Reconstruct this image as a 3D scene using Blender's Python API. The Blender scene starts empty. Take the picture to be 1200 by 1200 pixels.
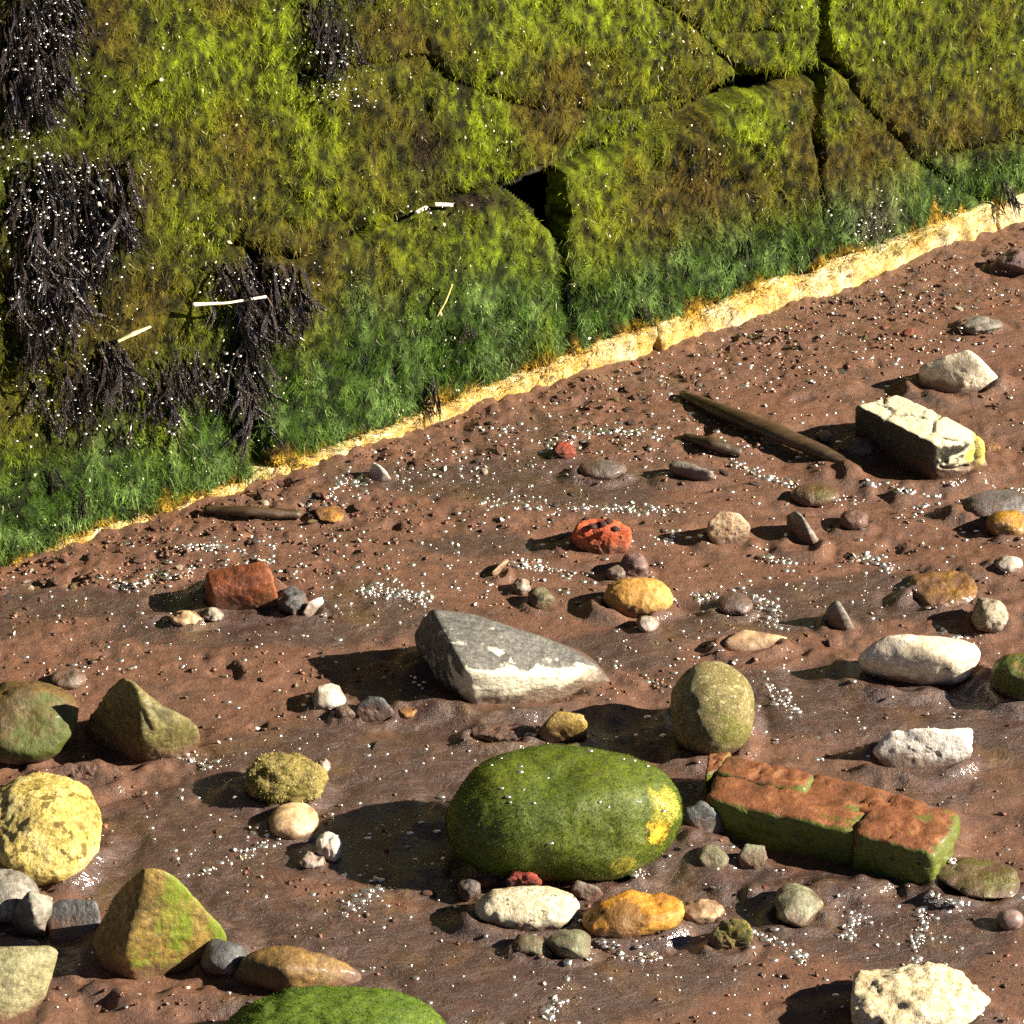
import bpy, bmesh, math, random
import numpy as np
from mathutils import Vector, Matrix

R = math.radians
random.seed(11)
rng = np.random.default_rng(11)
scn = bpy.context.scene
COL = scn.collection

# ------------------------------------------------------------------ camera
PITCH, FPX, DIST = R(33.0), 4000.0, 3.7
SP, CP = math.sin(PITCH), math.cos(PITCH)
CAM = np.array([0.0, -DIST * CP, DIST * SP])
cam_d = bpy.data.cameras.new('camera')
cam_d.sensor_width = 36.0
cam_d.lens = FPX / 1200.0 * 36.0
cam_d.clip_start = 0.05
cam_d.clip_end = 500.0
cam = bpy.data.objects.new('camera', cam_d)
COL.objects.link(cam)
cam.location = CAM
cam.rotation_euler = (R(90) - PITCH, 0, 0)
scn.camera = cam

# ------------------------------------------------------------------ light
SUN_EL, SUN_AZ = R(29.0), R(-7.0)          # azimuth counted from +x towards +y
LDIR = Vector((math.cos(SUN_EL) * math.cos(SUN_AZ), math.cos(SUN_EL) * math.sin(SUN_AZ), math.sin(SUN_EL)))
world = bpy.data.worlds.new('World')
scn.world = world
world.use_nodes = True
wn = world.node_tree
bg = wn.nodes['Background']
sky = wn.nodes.new('ShaderNodeTexSky')
sky.sky_type = 'NISHITA'
sky.sun_disc = False
sky.air_density = 0.25
sky.dust_density = 0.0
sky.altitude = 1500
sky.sun_elevation = SUN_EL
sky.sun_rotation = R(90) - SUN_AZ
wn.links.new(sky.outputs[0], bg.inputs[0])
bg.inputs[1].default_value = 0.05
sun_d = bpy.data.lights.new('sun', 'SUN')
sun_d.energy = 5.0
sun_d.angle = R(0.53)
sun_d.color = (1.0, 0.89, 0.73)
sun = bpy.data.objects.new('sun', sun_d)
COL.objects.link(sun)
sun.rotation_euler = LDIR.to_track_quat('Z', 'Y').to_euler()
sun.location = (3, -1, 3)
scn.view_settings.view_transform = 'Standard'
scn.view_settings.look = 'None'
scn.view_settings.gamma = 1.0
scn.view_settings.exposure = 1.55
scn.view_settings.use_curve_mapping = False
scn.render.engine = 'CYCLES'
scn.cycles.use_denoising = False
scn.cycles.max_bounces = 4
scn.cycles.diffuse_bounces = 2
scn.cycles.glossy_bounces = 2
scn.cycles.sample_clamp_indirect = 6.0

# ------------------------------------------------------------------ helpers
def smooth(a, b, x):
    t = np.clip((x - a) / (b - a), 0, 1)
    return t * t * (3 - 2 * t)

def _hash(ix, iy, iz, seed):
    h = (ix * 374761393 + iy * 668265263 + iz * 2147483647 + seed * 1274126177) & 0xFFFFFFFF
    h = ((h ^ (h >> 13)) * 1274126177) & 0xFFFFFFFF
    h = ((h ^ (h >> 16)) * 2246822519) & 0xFFFFFFFF
    h = h ^ (h >> 15)
    return (h & 0xFFFFFF).astype(np.float64) / 0xFFFFFF * 2 - 1

def vnoise(P, seed=0):
    P = np.asarray(P, dtype=np.float64)
    i = np.floor(P).astype(np.int64)
    f = P - i
    u = f * f * f * (f * (f * 6 - 15) + 10)
    out = 0
    for dx in (0, 1):
        wx = u[:, 0] if dx else 1 - u[:, 0]
        for dy in (0, 1):
            wy = u[:, 1] if dy else 1 - u[:, 1]
            for dz in (0, 1):
                wz = u[:, 2] if dz else 1 - u[:, 2]
                out = out + wx * wy * wz * _hash(i[:, 0] + dx, i[:, 1] + dy, i[:, 2] + dz, seed)
    return out

def fbm(P, octaves=4, seed=0, gain=0.5):
    P = np.asarray(P, dtype=np.float64)
    o, a, n = 0, 1.0, 0
    for k in range(octaves):
        o = o + a * vnoise(P * 2.03 ** k + 17.3 * k, seed + k)
        n += a
        a *= gain
    return o / n

def n2(x, y, fx, fy, seed, oct_=3):
    x = np.asarray(x, float); y = np.asarray(y, float)
    sh = x.shape
    P = np.stack([x.ravel() * fx, y.ravel() * fy, np.full(x.size, 0.37 + seed)], 1)
    return fbm(P, oct_, seed).reshape(sh)

def ray(px, py):
    px = np.asarray(px, float); py = np.asarray(py, float)
    dx = px - 600.0; u = 600.0 - py
    return np.stack([dx, FPX * CP + u * SP, -FPX * SP + u * CP], -1)

def at(px, py, h=0.0):
    """a point of the photograph taken at height h over the beach"""
    d = ray(px, py)
    t = (np.asarray(h, float) - CAM[2]) / d[..., 2]
    return CAM + d * t[..., None]

def proj(P):
    v = np.asarray(P, float) - CAM
    z = v[..., 1] * CP - v[..., 2] * SP
    u = v[..., 1] * SP + v[..., 2] * CP
    return 600 + FPX * v[..., 0] / z, 600 - FPX * u / z

def mpp(px, py):
    P = at(px, py)
    v = P - CAM
    return float((v[1] * CP - v[2] * SP) / FPX)

def mesh_np(name, V, F, smooth_=True, attrs=None):
    """V (n,3); F list of index arrays (m,k)"""
    me = bpy.data.meshes.new(name)
    V = np.ascontiguousarray(V, dtype=np.float32)
    me.vertices.add(len(V))
    me.vertices.foreach_set('co', V.ravel())
    loops, starts, tot = [], [], 0
    for f in F:
        f = np.asarray(f, dtype=np.int32)
        if len(f) == 0:
            continue
        k = f.shape[1]
        loops.append(f.ravel())
        starts.append(tot + np.arange(len(f), dtype=np.int32) * k)
        tot += f.size
    loops = np.concatenate(loops).astype(np.int32); starts = np.concatenate(starts).astype(np.int32)
    me.loops.add(len(loops))
    me.loops.foreach_set('vertex_index', loops)
    me.polygons.add(len(starts))
    me.polygons.foreach_set('loop_start', starts)
    me.update(calc_edges=True)
    if smooth_:
        me.polygons.foreach_set('use_smooth', np.ones(len(starts), dtype=bool))
    for an, arr in (attrs or {}).items():
        arr = np.asarray(arr, dtype=np.float32)
        if arr.ndim == 1:
            at_ = me.attributes.new(an, 'FLOAT', 'POINT')
            at_.data.foreach_set('value', arr)
        else:
            at_ = me.attributes.new(an, 'FLOAT_COLOR', 'POINT')
            c4 = np.ones((len(arr), 4), dtype=np.float32); c4[:, :3] = arr
            at_.data.foreach_set('color', c4.ravel())
    me.validate()
    return me

def obj(name, me, mat=None, parent=None, loc=None, rot=None):
    o = bpy.data.objects.new(name, me)
    COL.objects.link(o)
    if mat is not None and me is not None and not me.materials:
        me.materials.append(mat)
    if parent is not None:
        o.parent = parent
    if loc is not None:
        o.location = loc
    if rot is not None:
        o.rotation_euler = rot
    return o

def tag(o, label=None, cat=None, group=None, kind=None):
    if label: o['label'] = label
    if cat: o['category'] = cat
    if group: o['group'] = group
    if kind: o['kind'] = kind
    return o

def empty(name, loc=(0, 0, 0), rot=(0, 0, 0)):
    o = bpy.data.objects.new(name, None)
    COL.objects.link(o)
    o.location = loc; o.rotation_euler = rot
    o.empty_display_size = 0.02
    return o

def srgb(r, g, b):
    f = lambda c: (c / 255 / 12.92) if c <= 10 else ((c / 255 + 0.055) / 1.055) ** 2.4
    return (f(r), f(g), f(b))

# ------------------------------------------------------------------ materials
class NT:
    def __init__(s, name):
        s.m = bpy.data.materials.new(name); s.m.use_nodes = True
        s.t = s.m.node_tree; s.n = s.t.nodes; s.l = s.t.links
        s.b = s.n['Principled BSDF']
        s.tc = s.n.new('ShaderNodeTexCoord')
    def link(s, a, b): s.l.new(a, b)
    def mapping(s, scale=(1, 1, 1), rot=(0, 0, 0), src='Object'):
        m = s.n.new('ShaderNodeMapping'); m.inputs['Scale'].default_value = scale; m.inputs['Rotation'].default_value = rot
        s.link(s.tc.outputs[src], m.inputs[0]); return m.outputs[0]
    def noise(s, vec, scale, detail=6, rough=0.6, dist=0.0):
        n = s.n.new('ShaderNodeTexNoise'); n.inputs['Scale'].default_value = scale
        n.inputs['Detail'].default_value = detail; n.inputs['Roughness'].default_value = rough
        n.inputs['Distortion'].default_value = dist
        s.link(vec, n.inputs['Vector']); return n.outputs['Fac']
    def voronoi(s, vec, scale, feature='F1', out='Distance'):
        n = s.n.new('ShaderNodeTexVoronoi'); n.feature = feature; n.inputs['Scale'].default_value = scale
        s.link(vec, n.inputs['Vector']); return n.outputs[out]
    def ramp(s, fac, stops, interp='LINEAR'):
        r = s.n.new('ShaderNodeValToRGB'); r.color_ramp.interpolation = interp
        e = r.color_ramp.elements
        while len(e) < len(stops): e.new(0.5)
        for i, (p, c) in enumerate(stops):
            e[i].position = p
            e[i].color = (*c, 1) if not isinstance(c, (int, float)) else (c, c, c, 1)
        s.link(fac, r.inputs[0]); return r.outputs[0]
    def mix(s, fac, a, b, mode='MIX'):
        m = s.n.new('ShaderNodeMix'); m.data_type = 'RGBA'; m.blend_type = mode
        for v, i in ((fac, 0), (a, 6), (b, 7)):
            if hasattr(v, 'is_output'): s.link(v, m.inputs[i])
            else: m.inputs[i].default_value = v if i == 0 else (*v, 1)
        return m.outputs[2]
    def math(s, op, a, b=None, clamp=False):
        m = s.n.new('ShaderNodeMath'); m.operation = op; m.use_clamp = clamp
        for v, i in ((a, 0), (b, 1)):
            if v is None: continue
            if hasattr(v, 'is_output'): s.link(v, m.inputs[i])
            else: m.inputs[i].default_value = v
        return m.outputs[0]
    def mapr(s, v, a, b, c=0.0, d=1.0):
        m = s.n.new('ShaderNodeMapRange'); m.interpolation_type = 'SMOOTHSTEP'
        s.link(v, m.inputs[0])
        for i, x in enumerate((a, b, c, d)): m.inputs[i + 1].default_value = x
        return m.outputs[0]
    def ndot(s, vec):
        g = s.n.new('ShaderNodeNewGeometry'); d = s.n.new('ShaderNodeVectorMath'); d.operation = 'DOT_PRODUCT'
        s.link(g.outputs['Normal'], d.inputs[0]); d.inputs[1].default_value = vec
        return d.outputs['Value']
    def attr(s, name, out='Fac'):
        a = s.n.new('ShaderNodeAttribute'); a.attribute_name = name; return a.outputs[out]
    def bump(s, h, strength, dist, prev=None):
        b = s.n.new('ShaderNodeBump'); (s.link(strength, b.inputs['Strength']) if hasattr(strength, 'is_output') else setattr(b.inputs['Strength'], 'default_value', strength)); b.inputs['Distance'].default_value = dist
        s.link(h, b.inputs['Height'])
        if prev is not None: s.link(prev, b.inputs['Normal'])
        return b.outputs[0]
    def done(s, color, rough=0.5, normal=None, coat=0.0, coat_rough=0.1, spec=0.5):
        for v, k in ((color, 'Base Color'), (rough, 'Roughness'), (coat, 'Coat Weight')):
            if hasattr(v, 'is_output'): s.link(v, s.b.inputs[k])
            else: s.b.inputs[k].default_value = (*v, 1) if isinstance(v, tuple) else v
        s.b.inputs['Coat Roughness'].default_value = coat_rough
        s.b.inputs['Specular IOR Level'].default_value = spec
        if normal is not None: s.link(normal, s.b.inputs['Normal'])
        return s.m

def mat_stone(name, c1, c2, c3=None, scale=30, speck=None, moss=None, patches=(), rough=0.62, bump=0.6,
              stretch=(1, 1, 1), rot=(0, 0, 0), coat=0.04, crack=False, stain=True, dirt=True, dim=0.74):
    """c1..c3 body colours; speck=(colour, amount, scale); moss=(colour, colour2, lo, hi, direction, weight);
    patches=[(centre, radius, colour)] bare or encrusted spots in the stone's own space"""
    dm = lambda c: None if c is None else tuple(x * dim for x in c)
    c1, c2, c3 = dm(c1), dm(c2), dm(c3)
    if speck: speck = (dm(speck[0]),) + tuple(speck[1:])
    if moss: moss = (dm(moss[0]), dm(moss[1])) + tuple(moss[2:])
    t = NT(name)
    v = t.mapping(stretch, rot)
    v0 = t.mapping()
    nz = t.noise(v, scale, 9, 0.66, 0.3)
    col = t.ramp(nz, [(0.32, c2), (0.5, c1), (0.68, c3 or c1)])
    fine = t.noise(v0, scale * 9, 5, 0.7)
    col = t.mix(t.mapr(fine, 0.46, 0.64, 0.0, 0.5), col, tuple(x * 0.4 for x in c2))
    col = t.mix(t.mapr(fine, 0.46, 0.34, 0.0, 0.4), col, tuple(min(x * 1.5, .9) for x in (c3 or c1)))
    if speck:
        sp = t.noise(v0, speck[2], 3, 0.6)
        col = t.mix(t.mapr(sp, 1 - speck[1], 1.06 - speck[1]), col, speck[0])
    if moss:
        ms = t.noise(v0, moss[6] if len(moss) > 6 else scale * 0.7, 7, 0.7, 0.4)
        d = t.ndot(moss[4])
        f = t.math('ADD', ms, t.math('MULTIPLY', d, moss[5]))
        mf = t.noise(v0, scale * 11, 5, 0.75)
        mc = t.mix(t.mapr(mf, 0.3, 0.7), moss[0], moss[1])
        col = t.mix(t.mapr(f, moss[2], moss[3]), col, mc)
    for (c, r, pc) in patches:
        d = t.n.new('ShaderNodeVectorMath'); d.operation = 'DISTANCE'
        t.link(t.tc.outputs['Object'], d.inputs[0]); d.inputs[1].default_value = c
        pn = t.noise(v0, 1.7 / r, 7, 0.75)
        dd = t.math('ADD', t.math('DIVIDE', d.outputs['Value'], r), t.math('MULTIPLY', t.math('SUBTRACT', pn, 0.5), 2.6))
        col = t.mix(t.mapr(dd, 1.12, 0.85), col, pc)
    if crack:
        col = t.mix(t.attr('crack'), col, srgb(40, 42, 26))
    if dirt:
        xyz = t.n.new('ShaderNodeSeparateXYZ'); t.link(t.tc.outputs['Object'], xyz.inputs[0])
        dn = t.noise(v0, 45, 6, 0.7)
        dz = t.math('ADD', xyz.outputs[2], t.math('MULTIPLY', t.math('SUBTRACT', dn, 0.5), 0.05))
        col = t.mix(t.mapr(dz, 0.018, 0.002, 0.0, 0.85), col, srgb(98, 69, 53))
    if stain:
        sn = t.noise(v0, scale * 0.55, 8, 0.75, 0.8)
        col = t.mix(t.mapr(sn, 0.52, 0.68, 0.0, 0.5), col, tuple(x * 0.5 for x in c2))
    b = t.bump(nz, bump, 0.006)
    b = t.bump(t.noise(v0, scale * 3.2, 6, 0.72), bump, 0.004, b)
    b = t.bump(fine, bump, 0.0022, b)
    rg = t.mapr(fine, 0.3, 0.7, rough - 0.12, rough + 0.14)
    return t.done(col, rg, b, coat, 0.18)

def mat_tint(name, rough=0.4, spec=0.5, coat=0.0, trans=0.0, var=0.35, attr='tint', ior=1.5):
    t = NT(name)
    c = t.attr(attr, 'Color')
    n = t.noise(t.mapping(), 260, 4, 0.7)
    col = t.mix(t.mapr(n, 0.3, 0.75, 0.0, var), c, (0.01, 0.008, 0.004))
    t.b.inputs['IOR'].default_value = ior
    m = t.done(col, rough, None, coat, 0.12, spec)
    if trans:
        tr = t.n.new('ShaderNodeBsdfTranslucent'); t.link(col, tr.inputs[0])
        mx = t.n.new('ShaderNodeMixShader'); mx.inputs[0].default_value = trans
        out = t.n['Material Output']
        t.link(t.b.outputs[0], mx.inputs[1]); t.link(tr.outputs[0], mx.inputs[2]); t.link(mx.outputs[0], out.inputs[0])
    return m

def mat_plain(name, c1, c2, scale=60, rough=0.5, bump=0.3, coat=0.0, stretch=(1, 1, 1)):
    t = NT(name)
    nz = t.noise(t.mapping(stretch), scale, 7, 0.65)
    col = t.ramp(nz, [(0.3, c1), (0.7, c2)])
    return t.done(col, rough, t.bump(nz, bump, 0.002), coat)

# ------------------------------------------------------------------ the beach
# px ellipses where a film of water lies on the sand
WET = [(300, 735, 230, 26), (440, 905, 190, 60), (960, 815, 170, 40), (430, 1110, 190, 60), (1010, 1060, 170, 70), (110, 705, 130, 22),
       (720, 1150, 170, 50), (600, 565, 130, 22), (900, 715, 120, 28), (1020, 690, 110, 25), (1130, 860, 120, 40), (200, 1000, 120, 40),
       (690, 760, 90, 20), (560, 640, 90, 16), (840, 1020, 120, 35)]
WA = at(0, 668); WB = at(1200, 258)
WE = (WB - WA); WLEN = np.linalg.norm(WE); WE = WE / WLEN
WN = np.array([WE[1], -WE[0], 0.0])          # out of the wall, towards the beach
BATTER = R(10)
WUP = np.array([0, 0, math.cos(BATTER)]) - WN * math.sin(BATTER)
WOUT = WN * math.cos(BATTER) + np.array([0, 0, math.sin(BATTER)])

SCOUR = [(600, 960, .17, .008), (640, 800, .12, .004), (980, 965, .15, .007), (165, 870, .09, .005), (190, 1120, .10, .006), (1075, 535, .10, .006),
         (1080, 790, .09, .005), (834, 850, .08, .006), (50, 1000, .1, .005), (705, 640, .05, .004), (750, 710, .05, .004), (1080, 1180, .1, .005), (1075, 890, .07, .004)]
SCP = [(at(a, b), r, d) for a, b, r, d in SCOUR]

def ground_h(x, y):
    x = np.asarray(x, float); y = np.asarray(y, float)
    a = R(14); xr = x * math.cos(a) + y * math.sin(a); yr = -x * math.sin(a) + y * math.cos(a)
    dw = (x - WA[0]) * WN[0] + (y - WA[1]) * WN[1]      # distance from the wall
    near = 1 - smooth(0.02, 0.28, dw)
    h = 0.0085 * n2(xr, yr, 4.2, 7.5, 3, 3)
    rp = n2(xr, yr, 11, 26, 7, 3)
    h = h + 0.0040 * rp
    lump = n2(x, y, 46, 60, 21, 4)
    dry = 0.25 + 0.75 * smooth(-0.1, 0.35, n2(x, y, 5, 8, 31, 2) + near * 0.5)
    h = h + 0.0030 * lump * dry + 0.0013 * n2(x, y, 130, 150, 51, 2) * (0.4 + dry) + 0.0065 * near * np.abs(n2(x, y, 30, 40, 41, 4)) * 1.6
    pit = n2(x, y, 24, 34, 61, 2)
    h = h - 0.007 * smooth(0.45, 0.72, pit) * dry
    fade = np.exp(-((x / 2.5) ** 2 + (y / 2.5) ** 2) * 0.3)
    for P, r, d in SCP:
        q = ((x - P[0] + r * 0.15) ** 2 + (y - P[1] + r * .2) ** 2) / (r * r)
        h = h - d * np.exp(-q * 1.3)
    return h * (0.3 + 0.7 * fade)

def wet_mask(x, y):
    P = np.stack([x, y, np.zeros_like(x)], -1)
    px, py = proj(P)
    w = np.zeros_like(px)
    for a, b, ra, rb in WET:
        q = ((px - a) / ra) ** 2 + ((py - b) / rb) ** 2
        w = np.maximum(w, np.exp(-q))
    w = w + 0.75 * n2(x, y, 7, 12, 77, 4)
    w = w + 0.16 * smooth(760, 1000, py)
    return smooth(0.12, 0.46, w)

def axis(lo, hi, step, far):
    a = list(np.arange(lo, hi, step)); s = step
    up = [a[-1]]; dn = [a[0]]
    while up[-1] < far:
        s *= 1.25; up.append(up[-1] + s); dn.append(dn[-1] - s)
    return np.array(dn[:0:-1] + a + up[1:])

gx = axis(-0.72, 0.72, 0.0029, 60); gy = axis(-0.92, 0.78, 0.0040, 60)
GX, GY = np.meshgrid(gx, gy)
WETV = wet_mask(GX, GY)
GH = ground_h(GX, GY)
# water flattens what it covers
low = 0.0085 * 0.3 * n2(GX, GY, 4.2, 7.5, 3, 2)
GZ = GH * (1 - 0.62 * WETV) + (low - 0.002) * 0.62 * WETV
nx, ny = len(gx), len(gy)
idx = np.arange(nx * ny).reshape(ny, nx)
quads = np.stack([idx[:-1, :-1].ravel(), idx[:-1, 1:].ravel(), idx[1:, 1:].ravel(), idx[1:, :-1].ravel()], 1)

def gz(x, y):
    i = int(np.clip(np.searchsorted(gx, x) - 1, 0, nx - 2)); j = int(np.clip(np.searchsorted(gy, y) - 1, 0, ny - 2))
    fx = (x - gx[i]) / (gx[i + 1] - gx[i]); fy = (y - gy[j]) / (gy[j + 1] - gy[j])
    return float((GZ[j, i] * (1 - fx) + GZ[j, i + 1] * fx) * (1 - fy) + (GZ[j + 1, i] * (1 - fx) + GZ[j + 1, i + 1] * fx) * fy)

t = NT('wet_sand')
v = t.mapping()
vs = t.mapping((1, 1.7, 1), (0, 0, R(14)))
big = t.noise(vs, 7, 8, 0.62, 0.5)
mid = t.noise(vs, 42, 8, 0.7, 0.6)
fin = t.noise(v, 300, 5, 0.8)
grain = t.noise(v, 1100, 2, 0.6)
wet = t.attr('wet')
dry_c = t.ramp(mid, [(0.25, srgb(68, 47, 35)), (0.5, srgb(106, 73, 53)), (0.75, srgb(144, 104, 77))])
dry_c = t.mix(t.mapr(big, 0.38, 0.66, 0.0, 0.5), dry_c, srgb(124, 80, 54))
wet_c = t.ramp(mid, [(0.25, srgb(50, 38, 34)), (0.55, srgb(77, 57, 49)), (0.8, srgb(110, 81, 64))])
wet_c = t.mix(t.mapr(t.noise(v, 16, 5, 0.6), 0.5, 0.72, 0.0, 0.5), wet_c, srgb(120, 92, 48))
col = t.mix(wet, dry_c, wet_c)
col = t.mix(t.mapr(fin, 0.48, 0.66, 0.0, 0.4), col, srgb(58, 38, 31))
col = t.mix(t.mapr(fin, 0.46, 0.3, 0.0, 0.3), col, srgb(166, 120, 90))
col = t.mix(t.mapr(grain, 0.60, 0.74, 0.0, 0.4), col, srgb(190, 145, 114))
red = t.noise(v, 24, 4, 0.6)
col = t.mix(t.mapr(red, 0.6, 0.75, 0.0, 0.18), col, srgb(128, 68, 46))
b = t.bump(mid, 0.7, 0.008)
b = t.bump(fin, t.mapr(wet, 0, 1, 0.9, 0.3), 0.0026, b)
b = t.bump(grain, 0.3, 0.0006, b)
rg = t.mapr(wet, 0.0, 1.0, 0.5, 0.36)
m_sand = t.done(col, rg, b, t.mapr(wet, 0, 1, 0.12, 0.9), 0.12)
# the film itself is smoother than the grains below it
cb = t.bump(t.noise(vs, 120, 3, 0.6), 0.5, 0.004)
t.link(cb, t.b.inputs['Coat Normal'])
beach = obj('beach', mesh_np('beach', np.stack([GX.ravel(), GY.ravel(), GZ.ravel()], 1), [quads], True, {'wet': WETV.ravel()}), m_sand)
tag(beach, 'wet red brown sand of the foreshore with thin films of water', 'beach', kind='structure')

# ------------------------------------------------------------------ the sea wall
def wall_st(px, py):
    d = ray(px, py)
    den = d @ WOUT
    tt = ((WA - CAM) @ WOUT) / den
    P = CAM + d * tt[..., None]
    return np.stack([(P - WA) @ WE, (P - WA) @ WUP], -1)

def wall_pt(s, t_, q):
    s = np.asarray(s, float)[..., None]; t_ = np.asarray(t_, float)[..., None]; q = np.asarray(q, float)[..., None]
    return WA + WE * s + WUP * t_ + WOUT * q

def basey(x): return 671 - (x / 1200.0) * 404
def foot_h(x): return np.interp(x, [-400, 0, 250, 450, 600, 800, 1000, 1150, 1600], [4, 6, 11, 16, 28, 34, 38, 40, 40])
def ft(x, off=3): return (x, basey(x) - foot_h(x) - off)

BLOCKS = [  # (outline in the photograph, how far the face stands out, bulge)
    ([(505, -150), (752, -150), (757, -4), (816, 36), (858, 84), (800, 112), (700, 126), (622, 124), (548, 101), (492, 66)], .012, .02),
    ([(490, 69), (545, 102), (620, 124), (702, 126), (800, 112), (858, 86), (756, 146), (652, 183), (600, 201), (536, 219), (486, 236), (497, 160)], .008, .018),
    ([(340, 88), (497, 62), (502, 160), (490, 238), (410, 268), (352, 296), (284, 284), (308, 160)], .006, .018),
    ([(84, -150), (506, -150), (497, 62), (350, 84), (322, 160), (296, 256), (246, 304), (125, 388), (92, 260), (98, 120)], .010, .02),
    ([(-320, -150), (94, -150), (108, 120), (102, 260), (122, 392), (0, 452), (-320, 560)], .004, .02),
    ([(766, -150), (956, -150), (956, 33), (830, 35), (768, -6)], .010, .012),
    ([(826, 38), (956, 36), (954, 74), (905, 84), (868, 80)], .004, .010),
    ([(962, -150), (1240, -150), (1240, 140), (1077, 184), (1010, 115), (966, 58)], .014, .022),
    ([(1248, -150), (1560, -150), (1560, 40), (1248, 138)], .010, .02),
    ([(118, 398), (238, 304), (284, 296), (286, 420), (292, 528), ft(292), ft(0), ft(-90), (-90, 480), (0, 460)], .002, .016),
    ([(-320, 570), (-98, 486), (-98, basey(-98) - 14), (-320, basey(-320) - 12)], .002, .016),
    ([(306, 304), (352, 302), (412, 282), (482, 252), (584, 226), (632, 258), (650, 300), (660, 345), ft(661), ft(500), ft(312), (300, 420)], .002, .018),
    ([(666, 206), (762, 166), (865, 118), (906, 108), (947, 98), (951, 160), (954, 222), (962, 262), ft(962), ft(768), ft(662), (661, 300)], .006, .016),
    ([(963, 75), (1008, 116), (1074, 187), (1120, 220), (1166, 246), ft(1166), ft(966), (961, 240), (960, 160)], .002, .014),
    ([(1086, 190), (1240, 148), (1248, 150), (1248, 190), ft(1250), ft(1174), (1172, 240), (1124, 216)], .002, .014),
    ([(1258, 148), (1560, 52), ft(1560), ft(1258)], .004, .015),
]
FOOT = [(-320, -102), (-99, 237), (240, 498), (501, 766), (769, 1166), (1171, 1560)]

class Block:
    def __init__(s, poly, q0, bulge, seed, edge=0.014):
        s.p = poly; s.q0 = q0; s.b = bulge; s.seed = seed; s.edge = edge
        a = poly; b = np.roll(poly, -1, 0)
        s.lo = poly.min(0) - 0.03; s.hi = poly.max(0) + 0.03
    def dist(s, S):
        k = ((S > s.lo) & (S < s.hi)).all(1)
        out = np.full(len(S), -1.0)
        if k.any(): out[k] = s._dist(S[k])
        return out
    def _dist(s, S):
        d = np.full(len(S), 1e9); inside = np.zeros(len(S), bool)
        n = len(s.p)
        for i in range(n):
            a = s.p[i]; b = s.p[(i + 1) % n]; ab = b - a
            h = np.clip(((S - a) @ ab) / (ab @ ab), 0, 1)
            d = np.minimum(d, np.linalg.norm(S - a - h[:, None] * ab, axis=1))
            c = ((a[1] > S[:, 1]) != (b[1] > S[:, 1]))
            with np.errstate(divide='ignore', invalid='ignore'):
                xi = (b[0] - a[0]) * (S[:, 1] - a[1]) / (b[1] - a[1]) + a[0]
            inside ^= c & (S[:, 0] < xi)
        return np.where(inside, d, -d)
    def q(s, S, d=None):
        if d is None: d = s.dist(S)
        P = np.stack([S[:, 0], S[:, 1], np.full(len(S), s.seed * 3.1)], 1)
        wob = 0.008 * fbm(P * 30, 3, 5)
        top = 0.45 * s.q0 + 0.4 * s.b * (1 - np.exp(-np.maximum(d, 0) / 0.03)) + 0.014 * fbm(np.stack([S[:, 0], S[:, 1], 0 * S[:, 0]], 1) * 8, 3, 9) + 0.007 * fbm(P * 55, 3, 13)
        return -0.028 + (top + 0.028) * smooth(-0.006, s.edge * 0.35, d + wob + 0.0035)

def block_mesh(bl, name, step):
    lo = bl.p.min(0) - 0.011; hi = bl.p.max(0) + 0.011
    xs = np.arange(lo[0], hi[0] + step, step); ys = np.arange(lo[1], hi[1] + step, step)
    X, Y = np.meshgrid(xs, ys)
    S = np.stack([X.ravel(), Y.ravel()], 1)
    d = bl.dist(S)
    q = bl.q(S, d)
    V = wall_pt(S[:, 0], S[:, 1], q)
    m, n = len(ys), len(xs)
    I = np.arange(m * n).reshape(m, n)
    Q = np.stack([I[:-1, :-1].ravel(), I[:-1, 1:].ravel(), I[1:, 1:].ravel(), I[1:, :-1].ravel()], 1)
    Q = Q[(d[Q] > -0.0078).any(1)]
    used, inv = np.unique(Q, return_inverse=True)
    return mesh_np(name, V[used], [inv.reshape(Q.shape)], True, {'tint': turf_col(S[used], 0.62)})

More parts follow.
